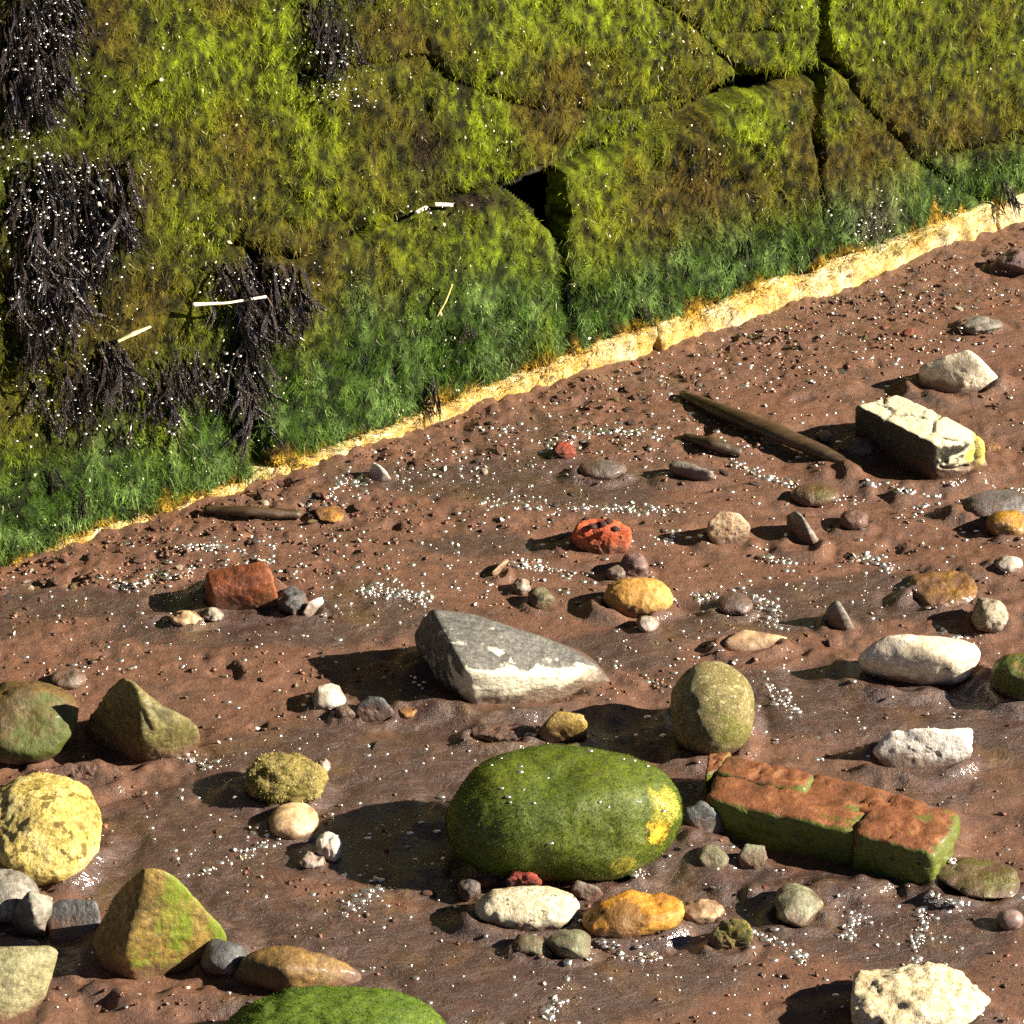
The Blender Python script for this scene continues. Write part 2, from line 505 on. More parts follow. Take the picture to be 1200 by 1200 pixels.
# colours of the algae on the wall, by where they grow
LIME = np.array(srgb(130, 148, 18)); OLIVE = np.array(srgb(100, 110, 12)); BROWN = np.array(srgb(88, 66, 22)); DARKB = np.array(srgb(48, 34, 20))
GREEN = np.array(srgb(62, 90, 20)); BLUEG = np.array(srgb(96, 122, 60)); GOLD = np.array(srgb(204, 164, 58))
BLACKW = np.array(srgb(30, 24, 20))
PATCH = [(280, 65, 60, 45, LIME, .9), (200, 300, 90, 40, OLIVE, .5), (420, 210, 70, 60, LIME, .4), (490, 175, 40, 60, DARKB, .85), (545, 235, 70, 18, DARKB, .8),
         (470, 40, 40, 40, BROWN, .7), (690, 75, 120, 40, BROWN, .35), (780, 30, 60, 40, LIME, .5), (240, 185, 120, 60, BROWN, .5), (180, 340, 50, 50, BROWN, .7),
         (880, 60, 60, 30, OLIVE, .4), (1100, 70, 110, 60, OLIVE, .4), (840, 225, 110, 30, BROWN, .45), (1110, 150, 90, 25, BROWN, .45), (1020, 250, 30, 28, np.array(srgb(120, 112, 104)), .8),
         (75, 260, 85, 110, BLACKW, 1.2), (35, 60, 55, 90, BLACKW, 1.2), (385, 40, 34, 50, BLACKW, .9), (290, 312, 55, 18, BLACKW, .9), (290, 390, 20, 60, BLACKW, .8), (340, 360, 40, 60, BROWN, .4), (85, 470, 90, 45, DARKB, .55), (230, 430, 60, 40, DARKB, .6), (90, 150, 40, 25, LIME, .4), (110, 440, 25, 45, DARKB, .8),
         (290, 470, 18, 70, DARKB, .9), (180, 500, 30, 30, LIME, .4), (560, 300, 90, 25, LIME, .35), (440, 130, 40, 50, BROWN, .6), (640, 420, 30, 20, BROWN, .5)]

def turf_col(S, dark=1.0):
    P = wall_pt(S[:, 0], S[:, 1], np.zeros(len(S)))
    px, py = proj(P)
    P3 = np.stack([S[:, 0], S[:, 1], np.zeros(len(S))], 1)
    n1 = fbm(P3 * np.array([14, 9, 1]), 4, 101); n3 = fbm(P3 * np.array([60, 30, 1]), 3, 131); nb = fbm(P3 * np.array([26, 6, 1]), 3, 151)
    k = lambda f: np.clip(f, 0, 1)[:, None]
    c = OLIVE + (LIME - OLIVE) * k(0.35 + 0.7 * n1 + 0.9 * n3)
    c = c + (BROWN - c) * k(0.2 - 1.6 * n1 + 0.9 * n3) * 0.75
    above = basey(px) - foot_h(px) - py             # px above the yellow footing
    lim = np.interp(px, [0, 300, 500, 700, 900, 1200], [120, 175, 155, 112, 100, 80])
    g = smooth(1.45, 0.5, above / lim + 0.4 * nb)
    gc = GREEN + (BLUEG - GREEN) * k(0.3 + 1.6 * n3)
    gc = gc + (LIME - gc) * k(1.6 * (nb - 0.12)) * 0.6
    c = c + (gc - c) * g[:, None]
    mid = np.exp(-((above / lim - 1.25) / 0.4) ** 2) * smooth(560, 760, px)
    c = c + (BROWN - c) * (mid * 0.5)[:, None]
    for a, b_, ra, rb, pc, w in PATCH:
        f = w * np.exp(-((px - a) / ra) ** 2 - ((py - b_) / rb) ** 2) * (1 + 0.8 * n1)
        c = c + (pc - c) * k(f)
    gold = smooth(14, -4, above + 30 * n3 + 14 * nb)
    c = c + (GOLD - c) * gold[:, None]
    n5 = fbm(P3 * np.array([190, 130, 1]), 2, 171)
    c = c * np.clip(0.95 + 0.5 * n3 + 1.6 * n5, 0.15, 2.0)[:, None] * dark
    return c

tw = NT('algae_stone')
c = tw.attr('tint', 'Color')
f1 = tw.noise(tw.mapping((1, 1, 0.45)), 190, 6, 0.75, 0.4)
f2 = tw.noise(tw.mapping(), 520, 4, 0.7)
c2 = tw.mix(tw.mapr(f1, 0.42, 0.68, 0.0, 0.75), c, (0.012, 0.012, 0.004))
bb = tw.bump(f1, 0.8, 0.006); bb = tw.bump(f2, 0.6, 0.002, bb)
m_wall = tw.done(c2, 0.75, bb, 0.0, 0.2, 0.15)

tf = NT('golden_footing')
vv = tf.mapping()
fa = tf.noise(vv, 24, 7, 0.7, 0.5); fb = tf.noise(vv, 230, 5, 0.75)
fc = tf.ramp(fa, [(0.3, srgb(196, 150, 60)), (0.43, srgb(216, 180, 92)), (0.55, srgb(230, 208, 142)), (0.7, srgb(246, 238, 212))])
fc = tf.mix(tf.mapr(fb, 0.46, 0.66, 0, 0.7), fc, srgb(136, 92, 38))
fc = tf.mix(tf.mapr(tf.noise(vv, 60, 7, 0.75, 0.6), 0.54, 0.66, 0, 0.4), fc, srgb(138, 104, 54))
fc = tf.mix(tf.mapr(tf.noise(vv, 36, 6, 0.7, 0.4), 0.58, 0.68, 0, 0.6), fc, srgb(96, 104, 44))
fbm_ = tf.bump(fa, 0.4, 0.006); fbm_ = tf.bump(tf.noise(vv, 90, 6, 0.7), 0.9, 0.005, fbm_); fbm_ = tf.bump(fb, 1.0, 0.003, fbm_)
m_foot = tf.done(fc, 0.5, fbm_, 0.2, 0.15)
m_core = mat_plain('dark_wall_core', (0.012, 0.010, 0.007), (0.03, 0.024, 0.016), 60, 0.8)

wall = empty('sea_wall', WA)
wall['kind'] = 'thing'
tag(wall, 'old sea wall of big stones overgrown with green and brown algae', 'wall')
WINV = Matrix.Translation(Vector(WA)).inverted()
def wall_child(name, me, mat):
    o = obj(name, me, mat, wall)
    o.matrix_parent_inverse = WINV
    return o

blocks = []
for i, (pl, q0, bu) in enumerate(BLOCKS):
    poly = wall_st(np.array([p[0] for p in pl], float), np.array([p[1] for p in pl], float))
    bl = Block(poly, q0, bu, i)
    blocks.append(bl)
    wall_child('stone_block', block_mesh(bl, 'stone_block', 0.0034), m_wall)
feet = []
for i, (x0, x1) in enumerate(FOOT):
    xs = np.linspace(x0, x1, 26)
    top = [(x, basey(x) - foot_h(x) + 5 * math.sin(x * .05 + i) * math.sin(x * .023) + random.gauss(0, 2.2)) for x in xs]
    pl = top + [(x1, basey(x1) + 16), (x0, basey(x0) + 16)]
    poly = wall_st(np.array([p[0] for p in pl], float), np.array([p[1] for p in pl], float))
    bl = Block(poly, 0.004, 0.002, 40 + i, 0.016)
    feet.append(bl)
    me = block_mesh(bl, 'footing_stone', 0.0034)
    tag(wall_child('footing_stone', me, m_foot), 'golden yellow footing stone at the foot of the wall')

bm = bmesh.new()
pts = [wall_pt(np.array(s), np.array(tt), np.array(q)) for s in (-6.0, 8.0) for tt, q in ((-.05, -.15), (3.3, -.15), (3.3, -.6), (-.05, -.6))]  # core drawn out tall and long beyond the view, blocks sky light
vs_ = [bm.verts.new(p) for p in pts]
for f in ((0, 1, 2, 3), (7, 6, 5, 4), (0, 4, 5, 1), (1, 5, 6, 2), (2, 6, 7, 3), (3, 7, 4, 0)):
    bm.faces.new([vs_[k] for k in f])
bmesh.ops.recalc_face_normals(bm, faces=bm.faces)
me = bpy.data.meshes.new('wall_core'); bm.to_mesh(me); bm.free()
wall_child('wall_core', me, m_core)

# unseen courses above and beside the view, built tall to hold back sky light
m_course = mat_stone('unseen_course', srgb(96, 92, 58), srgb(66, 64, 40), srgb(120, 112, 76), 9, dirt=False,
                     moss=(srgb(84, 92, 26), srgb(60, 70, 18), 0.42, 0.62, (0, 0, 1), 0.1, 6))
def course_mesh(seed):
    r = np.random.default_rng(seed)
    nx_, ny_ = 9, 6
    V = []
    for j_ in range(ny_):
        for i_ in range(nx_):
            u, v_ = i_ / (nx_ - 1), j_ / (ny_ - 1)
            e_ = min(u, 1 - u, v_, 1 - v_)
            V.append(((u - .5) * .486, (0.0 if e_ > 0 else -.03) + (r.normal() * .005 if e_ > 0 else 0), (v_ - .5) * .286))
    I = np.arange(nx_ * ny_).reshape(ny_, nx_)
    Q = np.stack([I[:-1, :-1].ravel(), I[:-1, 1:].ravel(), I[1:, 1:].ravel(), I[1:, :-1].ravel()], 1)
    return mesh_np('stone_block', np.array(V), [Q[:, ::-1]], False)
CM = [course_mesh(70 + i) for i in range(4)]
for cm in CM: cm.materials.append(m_course)
CROT = Matrix((WE, WOUT, WUP)).transposed().to_4x4()
for j in range(11):
    for i in range(28):
        s0 = -5.75 + i * .5 + (.25 if j % 2 else 0); t0 = .15 + j * .3
        cs = np.array([wall_pt(np.array(s0 + a), np.array(t0 + b), np.array(0.)) for a in (-.24, 0, .24) for b in (-.14, .14)])
        v_ = cs - CAM
        if (v_[:, 1] * CP - v_[:, 2] * SP).min() > 0.2:
            qx, qy = proj(cs)
            if (qx.max() > -330) and (qx.min() < 1570) and (qy.max() > -160): continue
        o = wall_child('stone_block', CM[(i * 3 + j) % 4], None)
        o.matrix_world = Matrix.Translation(Vector(wall_pt(np.array(s0), np.array(t0), np.array(.012)))) @ CROT

# ---- strands of algae
def strands(root, dirn, side, length, width, curl, tint):
    """tapering two-segment blades"""
    n = len(root)
    L = length[:, None]; W = width[:, None] * 0.5
    mid = root + dirn * L * 0.55
    tip = root + dirn * L + curl * L
    V = np.empty((n, 5, 3))
    V[:, 0] = root - side * W; V[:, 1] = root + side * W
    V[:, 2] = mid - side * W * 0.8; V[:, 3] = mid + side * W * 0.8
    V[:, 4] = tip
    I = np.arange(n)[:, None] * 5
    q = I + np.array([[0, 1, 3, 2]]); tr = I + np.array([[2, 3, 4]])
    return V.reshape(-1, 3), [q, tr], np.repeat(tint, 5, 0)

def unit(a): return a / np.maximum(np.linalg.norm(a, axis=-1, keepdims=True), 1e-9)

def sample_wall(n, x0=-60, x1=1260, y0=-60, y1=720):
    px = rng.uniform(x0, x1, n); py = rng.uniform(y0, y1, n)
    k = py < basey(px) - 3
    px, py = px[k], py[k]
    S = wall_st(px, py)
    best = np.full(len(S), -1e9); q = np.full(len(S), -1.0)
    for bl in blocks + feet:
        d = bl.dist(S)
        u = d > best
        if u.any():
            qq = bl.q(S[u], d[u])
            q[u] = qq; best[u] = d[u]
    return px, py, S, best, q

px, py, S, d, q = sample_wall(420000)
P3 = np.stack([S[:, 0], S[:, 1], np.zeros(len(S))], 1)
dens = 0.75 + 0.9 * fbm(P3 * 30, 3, 211)
above = basey(px) - foot_h(px) - py
keep = (d > -0.0045) & (rng.random(len(S)) < np.clip(dens, 0.45, 1)) & (above > -18)
keep &= (above > 0) | (rng.random(len(S)) < np.clip(0.85 + above / 24 + 1.4 * fbm(P3 * 26, 3, 222), 0.05, 1))
px, py, S, d, q, above = px[keep], py[keep], S[keep], d[keep], q[keep], above[keep]
n = len(S)
root = wall_pt(S[:, 0], S[:, 1], q - 0.0015)
r3 = rng.normal(size=(n, 3))
sway = fbm(np.stack([S[:, 0], S[:, 1], np.zeros(n)], 1) * 22, 2, 301) * 1.3
up_frac = (rng.random(n) < np.where(above < 14, 0.6, 0.3))
vert = np.where(up_frac, 0.75, -1.0)
dirn = unit(WUP * vert[:, None] + WOUT * (0.35 + 0.4 * rng.random(n))[:, None] + WE * (0.8 * r3[:, 0] + sway)[:, None])
side = unit(np.cross(dirn, WOUT) + 0.5 * rng.normal(size=(n, 3)))
ln = rng.uniform(0.003, 0.0085, n) * np.where(above < 110, 1.3, 1.0)
wd = rng.uniform(0.0007, 0.0014, n)
curl = WUP * -0.25 + 0.4 * rng.normal(size=(n, 3))
tint = turf_col(S) * rng.uniform(0.55, 1.45, n)[:, None]
pale = rng.random(n) < 0.012
tint[pale] = np.array(srgb(196, 190, 150)) * rng.uniform(0.7, 1.1, pale.sum())[:, None]
tint = np.clip(tint, 0.004, 0.9)
V, F, T = strands(root, dirn, side, ln, wd, curl, tint)
m_turf = mat_tint('algae_strand', 0.5, 0.12, 0.0, 0.3, 0.15)
o = wall_child('algae_turf', mesh_np('algae_turf', V, F, False, {'tint': T}), m_turf)
tag(o, 'short turf of green, olive and brown algae strands', kind='stuff')

# ---- pale specks in the algae, shell bits and glints painted as white flakes
def chips(P, size, nrm_bias, flat=0.45):
    """little irregular octahedral flakes"""
    n = len(P)
    base = np.array([[1, 0, 0], [0, 1, 0], [-1, 0, 0], [0, -1, 0], [0, 0, 1], [0, 0, -1]], float)
    faces = np.array([[0, 1, 4], [1, 2, 4], [2, 3, 4], [3, 0, 4], [1, 0, 5], [2, 1, 5], [3, 2, 5], [0, 3, 5]])
    z = unit(nrm_bias + 0.4 * rng.normal(size=(n, 3)))
    x = unit(np.cross(z, rng.normal(size=(n, 3)))); y = np.cross(z, x)
    k = rng.uniform(0.55, 1.25, (n, 6, 1)) * base[None]
    asp = rng.uniform(0.6, 1.8, n)
    V = P[:, None] + size[:, None, None] * (k[..., 0:1] * x[:, None] * asp[:, None, None] + k[..., 1:2] * y[:, None] + flat * k[..., 2:3] * z[:, None])
    Fc = (np.arange(n)[:, None, None] * 6 + faces[None]).reshape(-1, 3)
    return V.reshape(-1, 3), [Fc]

m_chip = mat_tint('glint_grit', 0.3, 0.9, 0.7, 0.0, 0.0)
def wall_q(px, py):
    S = wall_st(np.array([px], float), np.array([py], float))
    best, qq = -1e9, 0
    for bl in blocks + feet:
        if (S[0] < bl.lo).any() or (S[0] > bl.hi).any(): continue
        d = bl.dist(S)[0]
        if d > best:
            best = d; qq = bl.q(S, np.array([d]))[0]
    return S[0], max(qq, -0.01)

WB_P, WB_S = [], []
for (a, b_, ra, rb_, n_) in [(20, 165, 25, 15, 25), (70, 195, 60, 15, 40), (30, 240, 30, 10, 25), (385, 100, 30, 18, 45), (375, 60, 22, 30, 25), (290, 325, 50, 10, 34), (270, 430, 40, 15, 24),
                           (500, 240, 25, 6, 12), (60, 290, 70, 90, 220), (40, 50, 44, 60, 110), (150, 470, 90, 30, 30), (1015, 255, 28, 24, 30), (80, 460, 60, 30, 30)]:
    for i in range(n_):
        x_, y_ = a + random.gauss(0, ra * .7), b_ + random.gauss(0, rb_ * .7)
        S_, q_ = wall_q(x_, y_)
        WB_P.append(wall_pt(np.array(S_[0]), np.array(S_[1]), np.array(q_ + random.uniform(.008, .03))))
        WB_S.append(.0007 + .0021 * random.random() ** 1.8)
px, py, S, d, q = sample_wall(3000)
P3 = np.stack([S[:, 0], S[:, 1], np.zeros(len(S))], 1)
cl = fbm(P3 * 14, 3, 401) - 0.08 + 0.1 * np.exp(-((px - 60) / 120) ** 2 - ((py - 220) / 150) ** 2) + 0.3 * np.exp(-((px - 370) / 60) ** 2 - ((py - 70) / 60) ** 2)
k = (cl > 0.05) & (d > 0.002) & (rng.random(len(S)) < 0.6)
root = wall_pt(S[k, 0], S[k, 1], q[k] + rng.uniform(0.003, 0.010, k.sum()) + 0.008 * ((np.abs(px[k] - 70) < 90) & (py[k] < 430)))
sz = (0.0007 + 0.0017 * rng.random(len(root)) ** 2) * np.where(rng.random(len(root)) < 0.1, 1.6, 1)
V, F = chips(root, sz, WOUT * 0.8 + np.array(LDIR) * 0.7)
tc = np.repeat(np.array(srgb(240, 232, 190))[None] * rng.uniform(0.75, 1.0, (len(root), 1)), 6, 0)
o = wall_child('pale_specks', mesh_np('pale_specks', V, F, False, {'tint': tc}), m_chip)
tag(o, 'pale shell specks and painted glints in the algae', kind='stuff')

# ------------------------------------------------------------------ seaweed
def frond_mesh(seed):
    r = np.random.default_rng(seed)
    segs = 11
    V, F = [], []
    def strap(p0, ang, length, w0, curlz, depth):
        pts = []
        p = np.array(p0, float); a = ang
        st = length / segs
        wob = r.uniform(0, 6.28)
        for i in range(segs + 1):
            f = i / segs
            w = w0 * (0.45 + 1.1 * math.sin(min(1, f * 1.15) * math.pi) ** 0.6 * 0.6) * (1 - 0.6 * f ** 3)
            side = np.array([math.cos(a), 0.55 * math.sin(wob + 5 * f), math.sin(a)])
            pts.append((p.copy(), side * w))
            a += r.normal() * 0.13
            p = p + np.array([math.sin(a) * st, 0.35 * st * math.sin(wob + 7 * f + curlz), -math.cos(a) * st])
        b = len(V)
        for (c, s_) in pts:
            V.append(c - s_ * 0.5); V.append(c + np.array([0, w0 * 0.22, 0])); V.append(c + s_ * 0.5)
        for i in range(segs):
            for j in (0, 1):
                F.append((b + i * 3 + j, b + i * 3 + j + 1, b + i * 3 + j + 4, b + i * 3 + j + 3))
        if depth:
            for sgn in (-1, 1):
                k = r.integers(3, 7)
                strap(pts[k][0], ang + sgn * r.uniform(0.12, 0.4), length * r.uniform(0.4, 0.65), w0 * 0.75, r.uniform(0, 3), depth - 1)
    strap((0, 0, 0), r.normal() * 0.2, 1.0, 0.085, r.uniform(0, 3), 2 if seed % 2 else 1)
    return mesh_np('frond', np.array(V), [np.array(F)], True)

FROND = [frond_mesh(500 + i) for i in range(9)]
tk = NT('black_seaweed')
kn = tk.noise(tk.mapping(), 9, 6, 0.7)
kc = tk.ramp(kn, [(0.3, (0.008, 0.006, 0.006)), (0.55, (0.018, 0.011, 0.008)), (0.75, (0.06, 0.034, 0.018))])
m_weed = tk.done(kc, 0.3, tk.bump(tk.noise(tk.mapping((1, 1, .4)), 18, 3, 0.5), 0.6, 0.05), 0.8, 0.16, 0.4)
tk.b.inputs['Coat IOR'].default_value = 1.5
for fm in FROND: fm.materials.append(m_weed)
U_, F_ = (lambda b_: (np.array([v.co[:] for v in b_.verts]), np.array([[v.index for v in f.verts] for f in b_.faces])))((lambda b_: (bmesh.ops.create_icosphere(b_, subdivisions=2, radius=1), b_.verts.index_update(), b_)[2])(bmesh.new()))
HOLD = mesh_np('holdfast', U_ * (1 + .3 * fbm(U_ * 2.5, 3, 61))[:, None], [F_])
HOLD.materials.append(m_weed)
m_weedb = mat_plain('brown_seaweed', (0.02, 0.013, 0.009), (0.085, 0.05, 0.028), 12, 0.35, 0.4, 0.3)
WROT = Matrix((WE, WOUT, WUP)).transposed().to_4x4()     # local x along, y out of, z up the wall

def seaweed(label, regions, lmin, lmax, seed, wscale=1.0):
    r = random.Random(seed)
    a, b_ = regions[0][0], regions[0][1]
    S0, q0 = wall_q(a, b_)
    M = Matrix.Translation(Vector(wall_pt(*[np.array(v) for v in (S0[0], S0[1], q0)]))) @ WROT
    root = empty('seaweed_clump')
    root.matrix_world = M
    tag(root, label, 'seaweed', 'dark seaweed hanging on the wall')
    Minv = M.inverted()
    hb = obj('holdfast', HOLD, None, root)
    hb.scale = (.005 * wscale, .003, .004)
    hb.location = (0, -.003, 0)
    for (cx, cy, rx, ry, cnt) in regions:
        for i in range(int(cnt * 1.7)):
            ang = r.uniform(0, 6.283); rad = math.sqrt(r.random())
            S_, q_ = wall_q(cx + rx * rad * math.cos(ang), cy + ry * rad * math.sin(ang))
            p = Vector(wall_pt(np.array(S_[0]), np.array(S_[1]), np.array(q_ + r.uniform(0.002, 0.016))))
            L = r.uniform(lmin, lmax)
            fm = r.choice(FROND)
            o = obj('frond', fm, None, root)
            loc = Minv @ p
            o.location = loc
            o.rotation_euler = (r.uniform(-0.22, 0.03), r.gauss(0, 0.24), r.gauss(0, 0.8))
            o.scale = (L * wscale * r.uniform(0.4, 0.9), L * r.uniform(0.3, 0.8), L)
    return root

seaweed('black seaweed hanging in the top left corner of the wall', [(36, -20, 46, 40, 40), (32, 40, 42, 40, 46), (22, 90, 30, 24, 16)], .035, .065, 1)
seaweed('large black clump of wet seaweed draped down the wall at left', [(80, 190, 70, 20, 46), (72, 235, 76, 30, 56), (60, 290, 66, 34, 46), (40, 345, 46, 34, 30)], .035, .07, 2)
seaweed('dark shiny seaweed tuft beside the bright green patch near the top', [(375, -5, 28, 26, 16), (384, 36, 26, 26, 18)], .025, .045, 3)
seaweed('dark seaweed spilling over the ledge by the pale straw', [(290, 308, 58, 14, 40), (285, 350, 24, 22, 24), (292, 420, 16, 60, 26)], .035, .08, 4)
seaweed('low dark seaweed fringe under the big black clump', [(50, 430, 65, 26, 22), (95, 475, 60, 20, 14)], .025, .045, 5)
seaweed('brownish seaweed tassel beside the pale leaf', [(122, 405, 16, 12, 16)], .05, .08, 6)
seaweed('small dark seaweed fringe above the green band left of the vertical crack', [(220, 425, 50, 18, 26), (180, 460, 45, 14, 14)], .03, .055, 7)

# slim dark tufts in the green band
def tuft(label, px_, py_, L, seed):
    seaweed(label, [(px_, py_, 5, 4, 5)], L * 0.8, L, seed, 0.7)
for i, (x, y, L, lb) in enumerate([
        (499, 440, .055, 'thin dark weed tuft over the crack in the yellow footing'), (865, 275, .035, 'short dark weed tuft low in the green band right of centre'),
        (1008, 238, .03, 'short dark weed tuft beside the grey bare spot'), (1170, 212, .05, 'dark weed tuft hanging to the footing near the right edge'),
        (530, 372, .03, 'tiny dark weed tuft beside the yellow blade'), (748, 352, .03, 'tiny dark weed tuft above the brown start of the footing'),
        (55, 545, .04, 'tiny dark weed tuft low at the left edge of the wall'), (92, 575, .035, 'tiny dark weed tuft above the thin end of the footing'),
        (340, 330, .05, 'dark weed string trailing right of the ledge')]):
    tuft(lb, x, y, L, 50 + i)

# ------------------------------------------------------------------ stones
def ico(sub):
    bm = bmesh.new(); bmesh.ops.create_icosphere(bm, subdivisions=sub, radius=1)
    bm.verts.ensure_lookup_table()
    V = np.array([v.co[:] for v in bm.verts]); F = np.array([[v.index for v in f.verts] for f in bm.faces]); bm.free()
    return unit(V), F
ICO = {k: ico(k) for k in (3, 4, 5, 6)}

def hull_planes(P):
    bm = bmesh.new()
    for p in P: bm.verts.new(p)
    r = bmesh.ops.convex_hull(bm, input=bm.verts[:])
    c = P.mean(0); N, D = [], []
    bm.normal_update()
    for f in bm.faces:
        n = np.array(f.normal[:]); a = f.calc_area()
        if a < 1e-9: continue
        d = n @ (np.array(f.verts[0].co[:]) - c)
        if d < 0: n, d = -n, -d
        for m, dd in zip(N, D):
            if m @ n > 0.985 and abs(dd - d) < 0.1 * abs(d) + 1e-6: break
        else:
            N.append(n); D.append(max(d, 1e-4))
    bm.free()
    return c, np.array(N), np.array(D)

def voro_crack(P, cell, seed):
    """distance to the edges of a random cell pattern"""
    g = P / cell; i0 = np.floor(g).astype(np.int64)
    f1 = np.full(len(P), 9.0); f2 = np.full(len(P), 9.0)
    for dx in (-1, 0, 1):
        for dy in (-1, 0, 1):
            for dz in (-1, 0, 1):
                c = i0 + np.array([dx, dy, dz])
                o = np.stack([_hash(c[:, 0], c[:, 1], c[:, 2], seed + k) for k in (1, 2, 3)], 1) * 0.5 + 0.5
                d = np.linalg.norm(g - c - o, axis=1)
                nf1 = np.minimum(f1, d); f2 = np.minimum(np.maximum(f1, d), f2); f1 = nf1
    return f2 - f1

def rock(C, N, D, ext, rotz=0.0, sharp=10, amp=0.03, freq=2.2, sub=5, seed=0, crack=None, pits=0.0):
    """soft polyhedron: planes N,D about C. ext=half sizes used to spread the vertices"""
    U, F = ICO[sub]
    u = unit(U * ext)
    g = np.maximum(u @ N.T, 0) / D
    r = (np.sum(g ** sharp, 1)) ** (-1.0 / sharp)
    V = u * r[:, None]
    size = float(np.mean(ext))
    nrm = unit(V / (np.asarray(ext) ** 2))
    nz = fbm(V / size * freq, 5, seed, 0.52)
    rid = 1 - np.abs(fbm(V / size * freq * 1.7 + 5, 4, seed + 50)) * 2
    V = V + nrm * (size * (amp * (nz * 1.3 + 0.35 * (rid - 0.5)) + 0.02 * fbm(V / size * 8, 4, seed + 70)))[:, None]
    if pits:
        pt = fbm(V / size * 5.5, 3, seed + 90)
        V = V - nrm * (size * pits * smooth(0.1, 0.45, pt))[:, None]
    at_ = {}
    if crack:
        e = voro_crack(V * np.array([1, 1, 0.7]) + 0.004 * np.stack([fbm(V * 60, 2, 3), fbm(V * 60, 2, 4), fbm(V * 60, 2, 5)], 1), crack, seed)
        k = (1 - smooth(0.015, 0.10, e)) * smooth(-0.1, 0.25, unit(V / (np.asarray(ext) ** 2)) @ np.array([0.6, -0.2, 0.75])) * np.clip(0.7 + 1.2 * fbm(V * 45, 2, 8), 0, 1)
        V = V - nrm * (k * 0.0035)[:, None]
        at_['crack'] = smooth(0.35, 0.9, k)
    return V, F, at_

STONES = []
def finish(name, label, cat, C, V, F, at_, mat, parent=None):
    base = np.array([C[0], C[1], 0.0])
    me = mesh_np(name, V + (C - base), [F], True, at_)
    o = obj(name, me, mat, parent, base if parent is None else base)
    if parent is None:
        tag(o, label, cat)
    return o

def ell(name, label, cat, cx, cy, w, h, mat, k=0.7, sink=0.22, rot=0.0, seed=0, cuts=11, cut=(0.7, 0.95), sharp=24, amp=0.05, freq=2.0, sub=5, pits=0.0, crack=None, boxy=2.15, rgh=0.035):
    m = mpp(cx, cy)
    amp = amp * 1.35
    a = w * 0.5 * m; H = h * 0.5 * m
    b_ = H / math.sqrt(SP * SP + (k * CP) ** 2); c_ = k * b_
    zc = c_ * (1 - 2 * sink)
    P = at(cx, cy, zc)
    g = gz(P[0], P[1]); P = at(cx, cy, zc + g)
    r = np.random.default_rng(900 + seed)
    # rounded body from many tangent planes, plus a few flatter cuts
    n0 = unit(r.normal(size=(cuts, 3))); d0 = r.uniform(cut[0], cut[1], cuts)
    U, F = ICO[sub]
    g_ = np.maximum(U @ n0.T, 0) / d0
    rr = (1.0 + np.sum(g_ ** sharp, 1)) ** (-1.0 / sharp)
    V = U / ((np.abs(U) ** boxy).sum(1) ** (1 / boxy))[:, None] * rr[:, None]
    V = V / np.abs(V).max(0) * 1.0
    V = V * np.array([a, b_, c_])
    size = (a + b_ + c_) / 3
    nrm = unit(V / np.array([a, b_, c_]) ** 2)
    nz = fbm(V / size * freq, 5, seed, 0.52)
    V = V + nrm * (size * (amp * nz * 1.6 + rgh * fbm(V / size * 7, 4, seed + 3)))[:, None]
    if pits:
        V = V - nrm * (size * pits * smooth(0.05, 0.4, fbm(V / size * 5, 3, seed + 9)))[:, None]
    at_ = {}
    ca, sa = math.cos(rot), math.sin(rot)
    if rot:
        V = np.stack([V[:, 0] * ca - V[:, 1] * sa, V[:, 0] * sa + V[:, 1] * ca, V[:, 2]], 1)
    o = finish(name, label, cat, P, V, F, at_, mat)
    STONES.append((cx, cy, w * 0.5, h * 0.5))
    return o

def hull(name, label, cat, pts, mat, sharp=14, amp=0.02, freq=2.2, sub=5, seed=0, crack=None, pits=0.0, parent=None):
    Pw = np.array([at(x, y, h) for x, y, h in pts])
    xs = [p[0] for p in pts]; ys = [p[1] for p in pts]
    g = gz(Pw[:, 0].mean(), Pw[:, 1].mean())
    Pw = np.array([at(x, y, h + g) for x, y, h in pts])
    c, N, D = hull_planes(Pw)
    ext = np.maximum((Pw.max(0) - Pw.min(0)) * 0.5, 0.004)
    V, F, at_ = rock(c, N, D, ext, 0, sharp, amp, freq, sub, seed, crack, pits)
    o = finish(name, label, cat, c, V, F, at_, mat, parent)
    if parent is None:
        STONES.append(((min(xs) + max(xs)) / 2, (min(ys) + max(ys)) / 2, (max(xs) - min(xs)) / 2, (max(ys) - min(ys)) / 2))
    return o

UPV = (0, 0, 1)
MOSSG, MOSSG2 = srgb(92, 108, 18), srgb(62, 84, 10)
MOSSY = srgb(178, 150, 40)
# --- the big ones
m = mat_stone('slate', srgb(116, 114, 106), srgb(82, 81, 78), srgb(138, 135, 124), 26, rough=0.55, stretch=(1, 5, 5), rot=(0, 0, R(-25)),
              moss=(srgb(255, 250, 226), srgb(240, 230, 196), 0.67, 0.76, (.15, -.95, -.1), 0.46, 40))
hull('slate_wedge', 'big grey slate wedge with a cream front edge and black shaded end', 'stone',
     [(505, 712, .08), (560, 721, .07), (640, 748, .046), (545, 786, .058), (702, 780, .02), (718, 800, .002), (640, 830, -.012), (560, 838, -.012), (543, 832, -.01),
      (483, 742, .035), (498, 798, -.008), (690, 765, -.015), (560, 760, -.02)], m, 60, 0.012, 3.0, 6, 3)

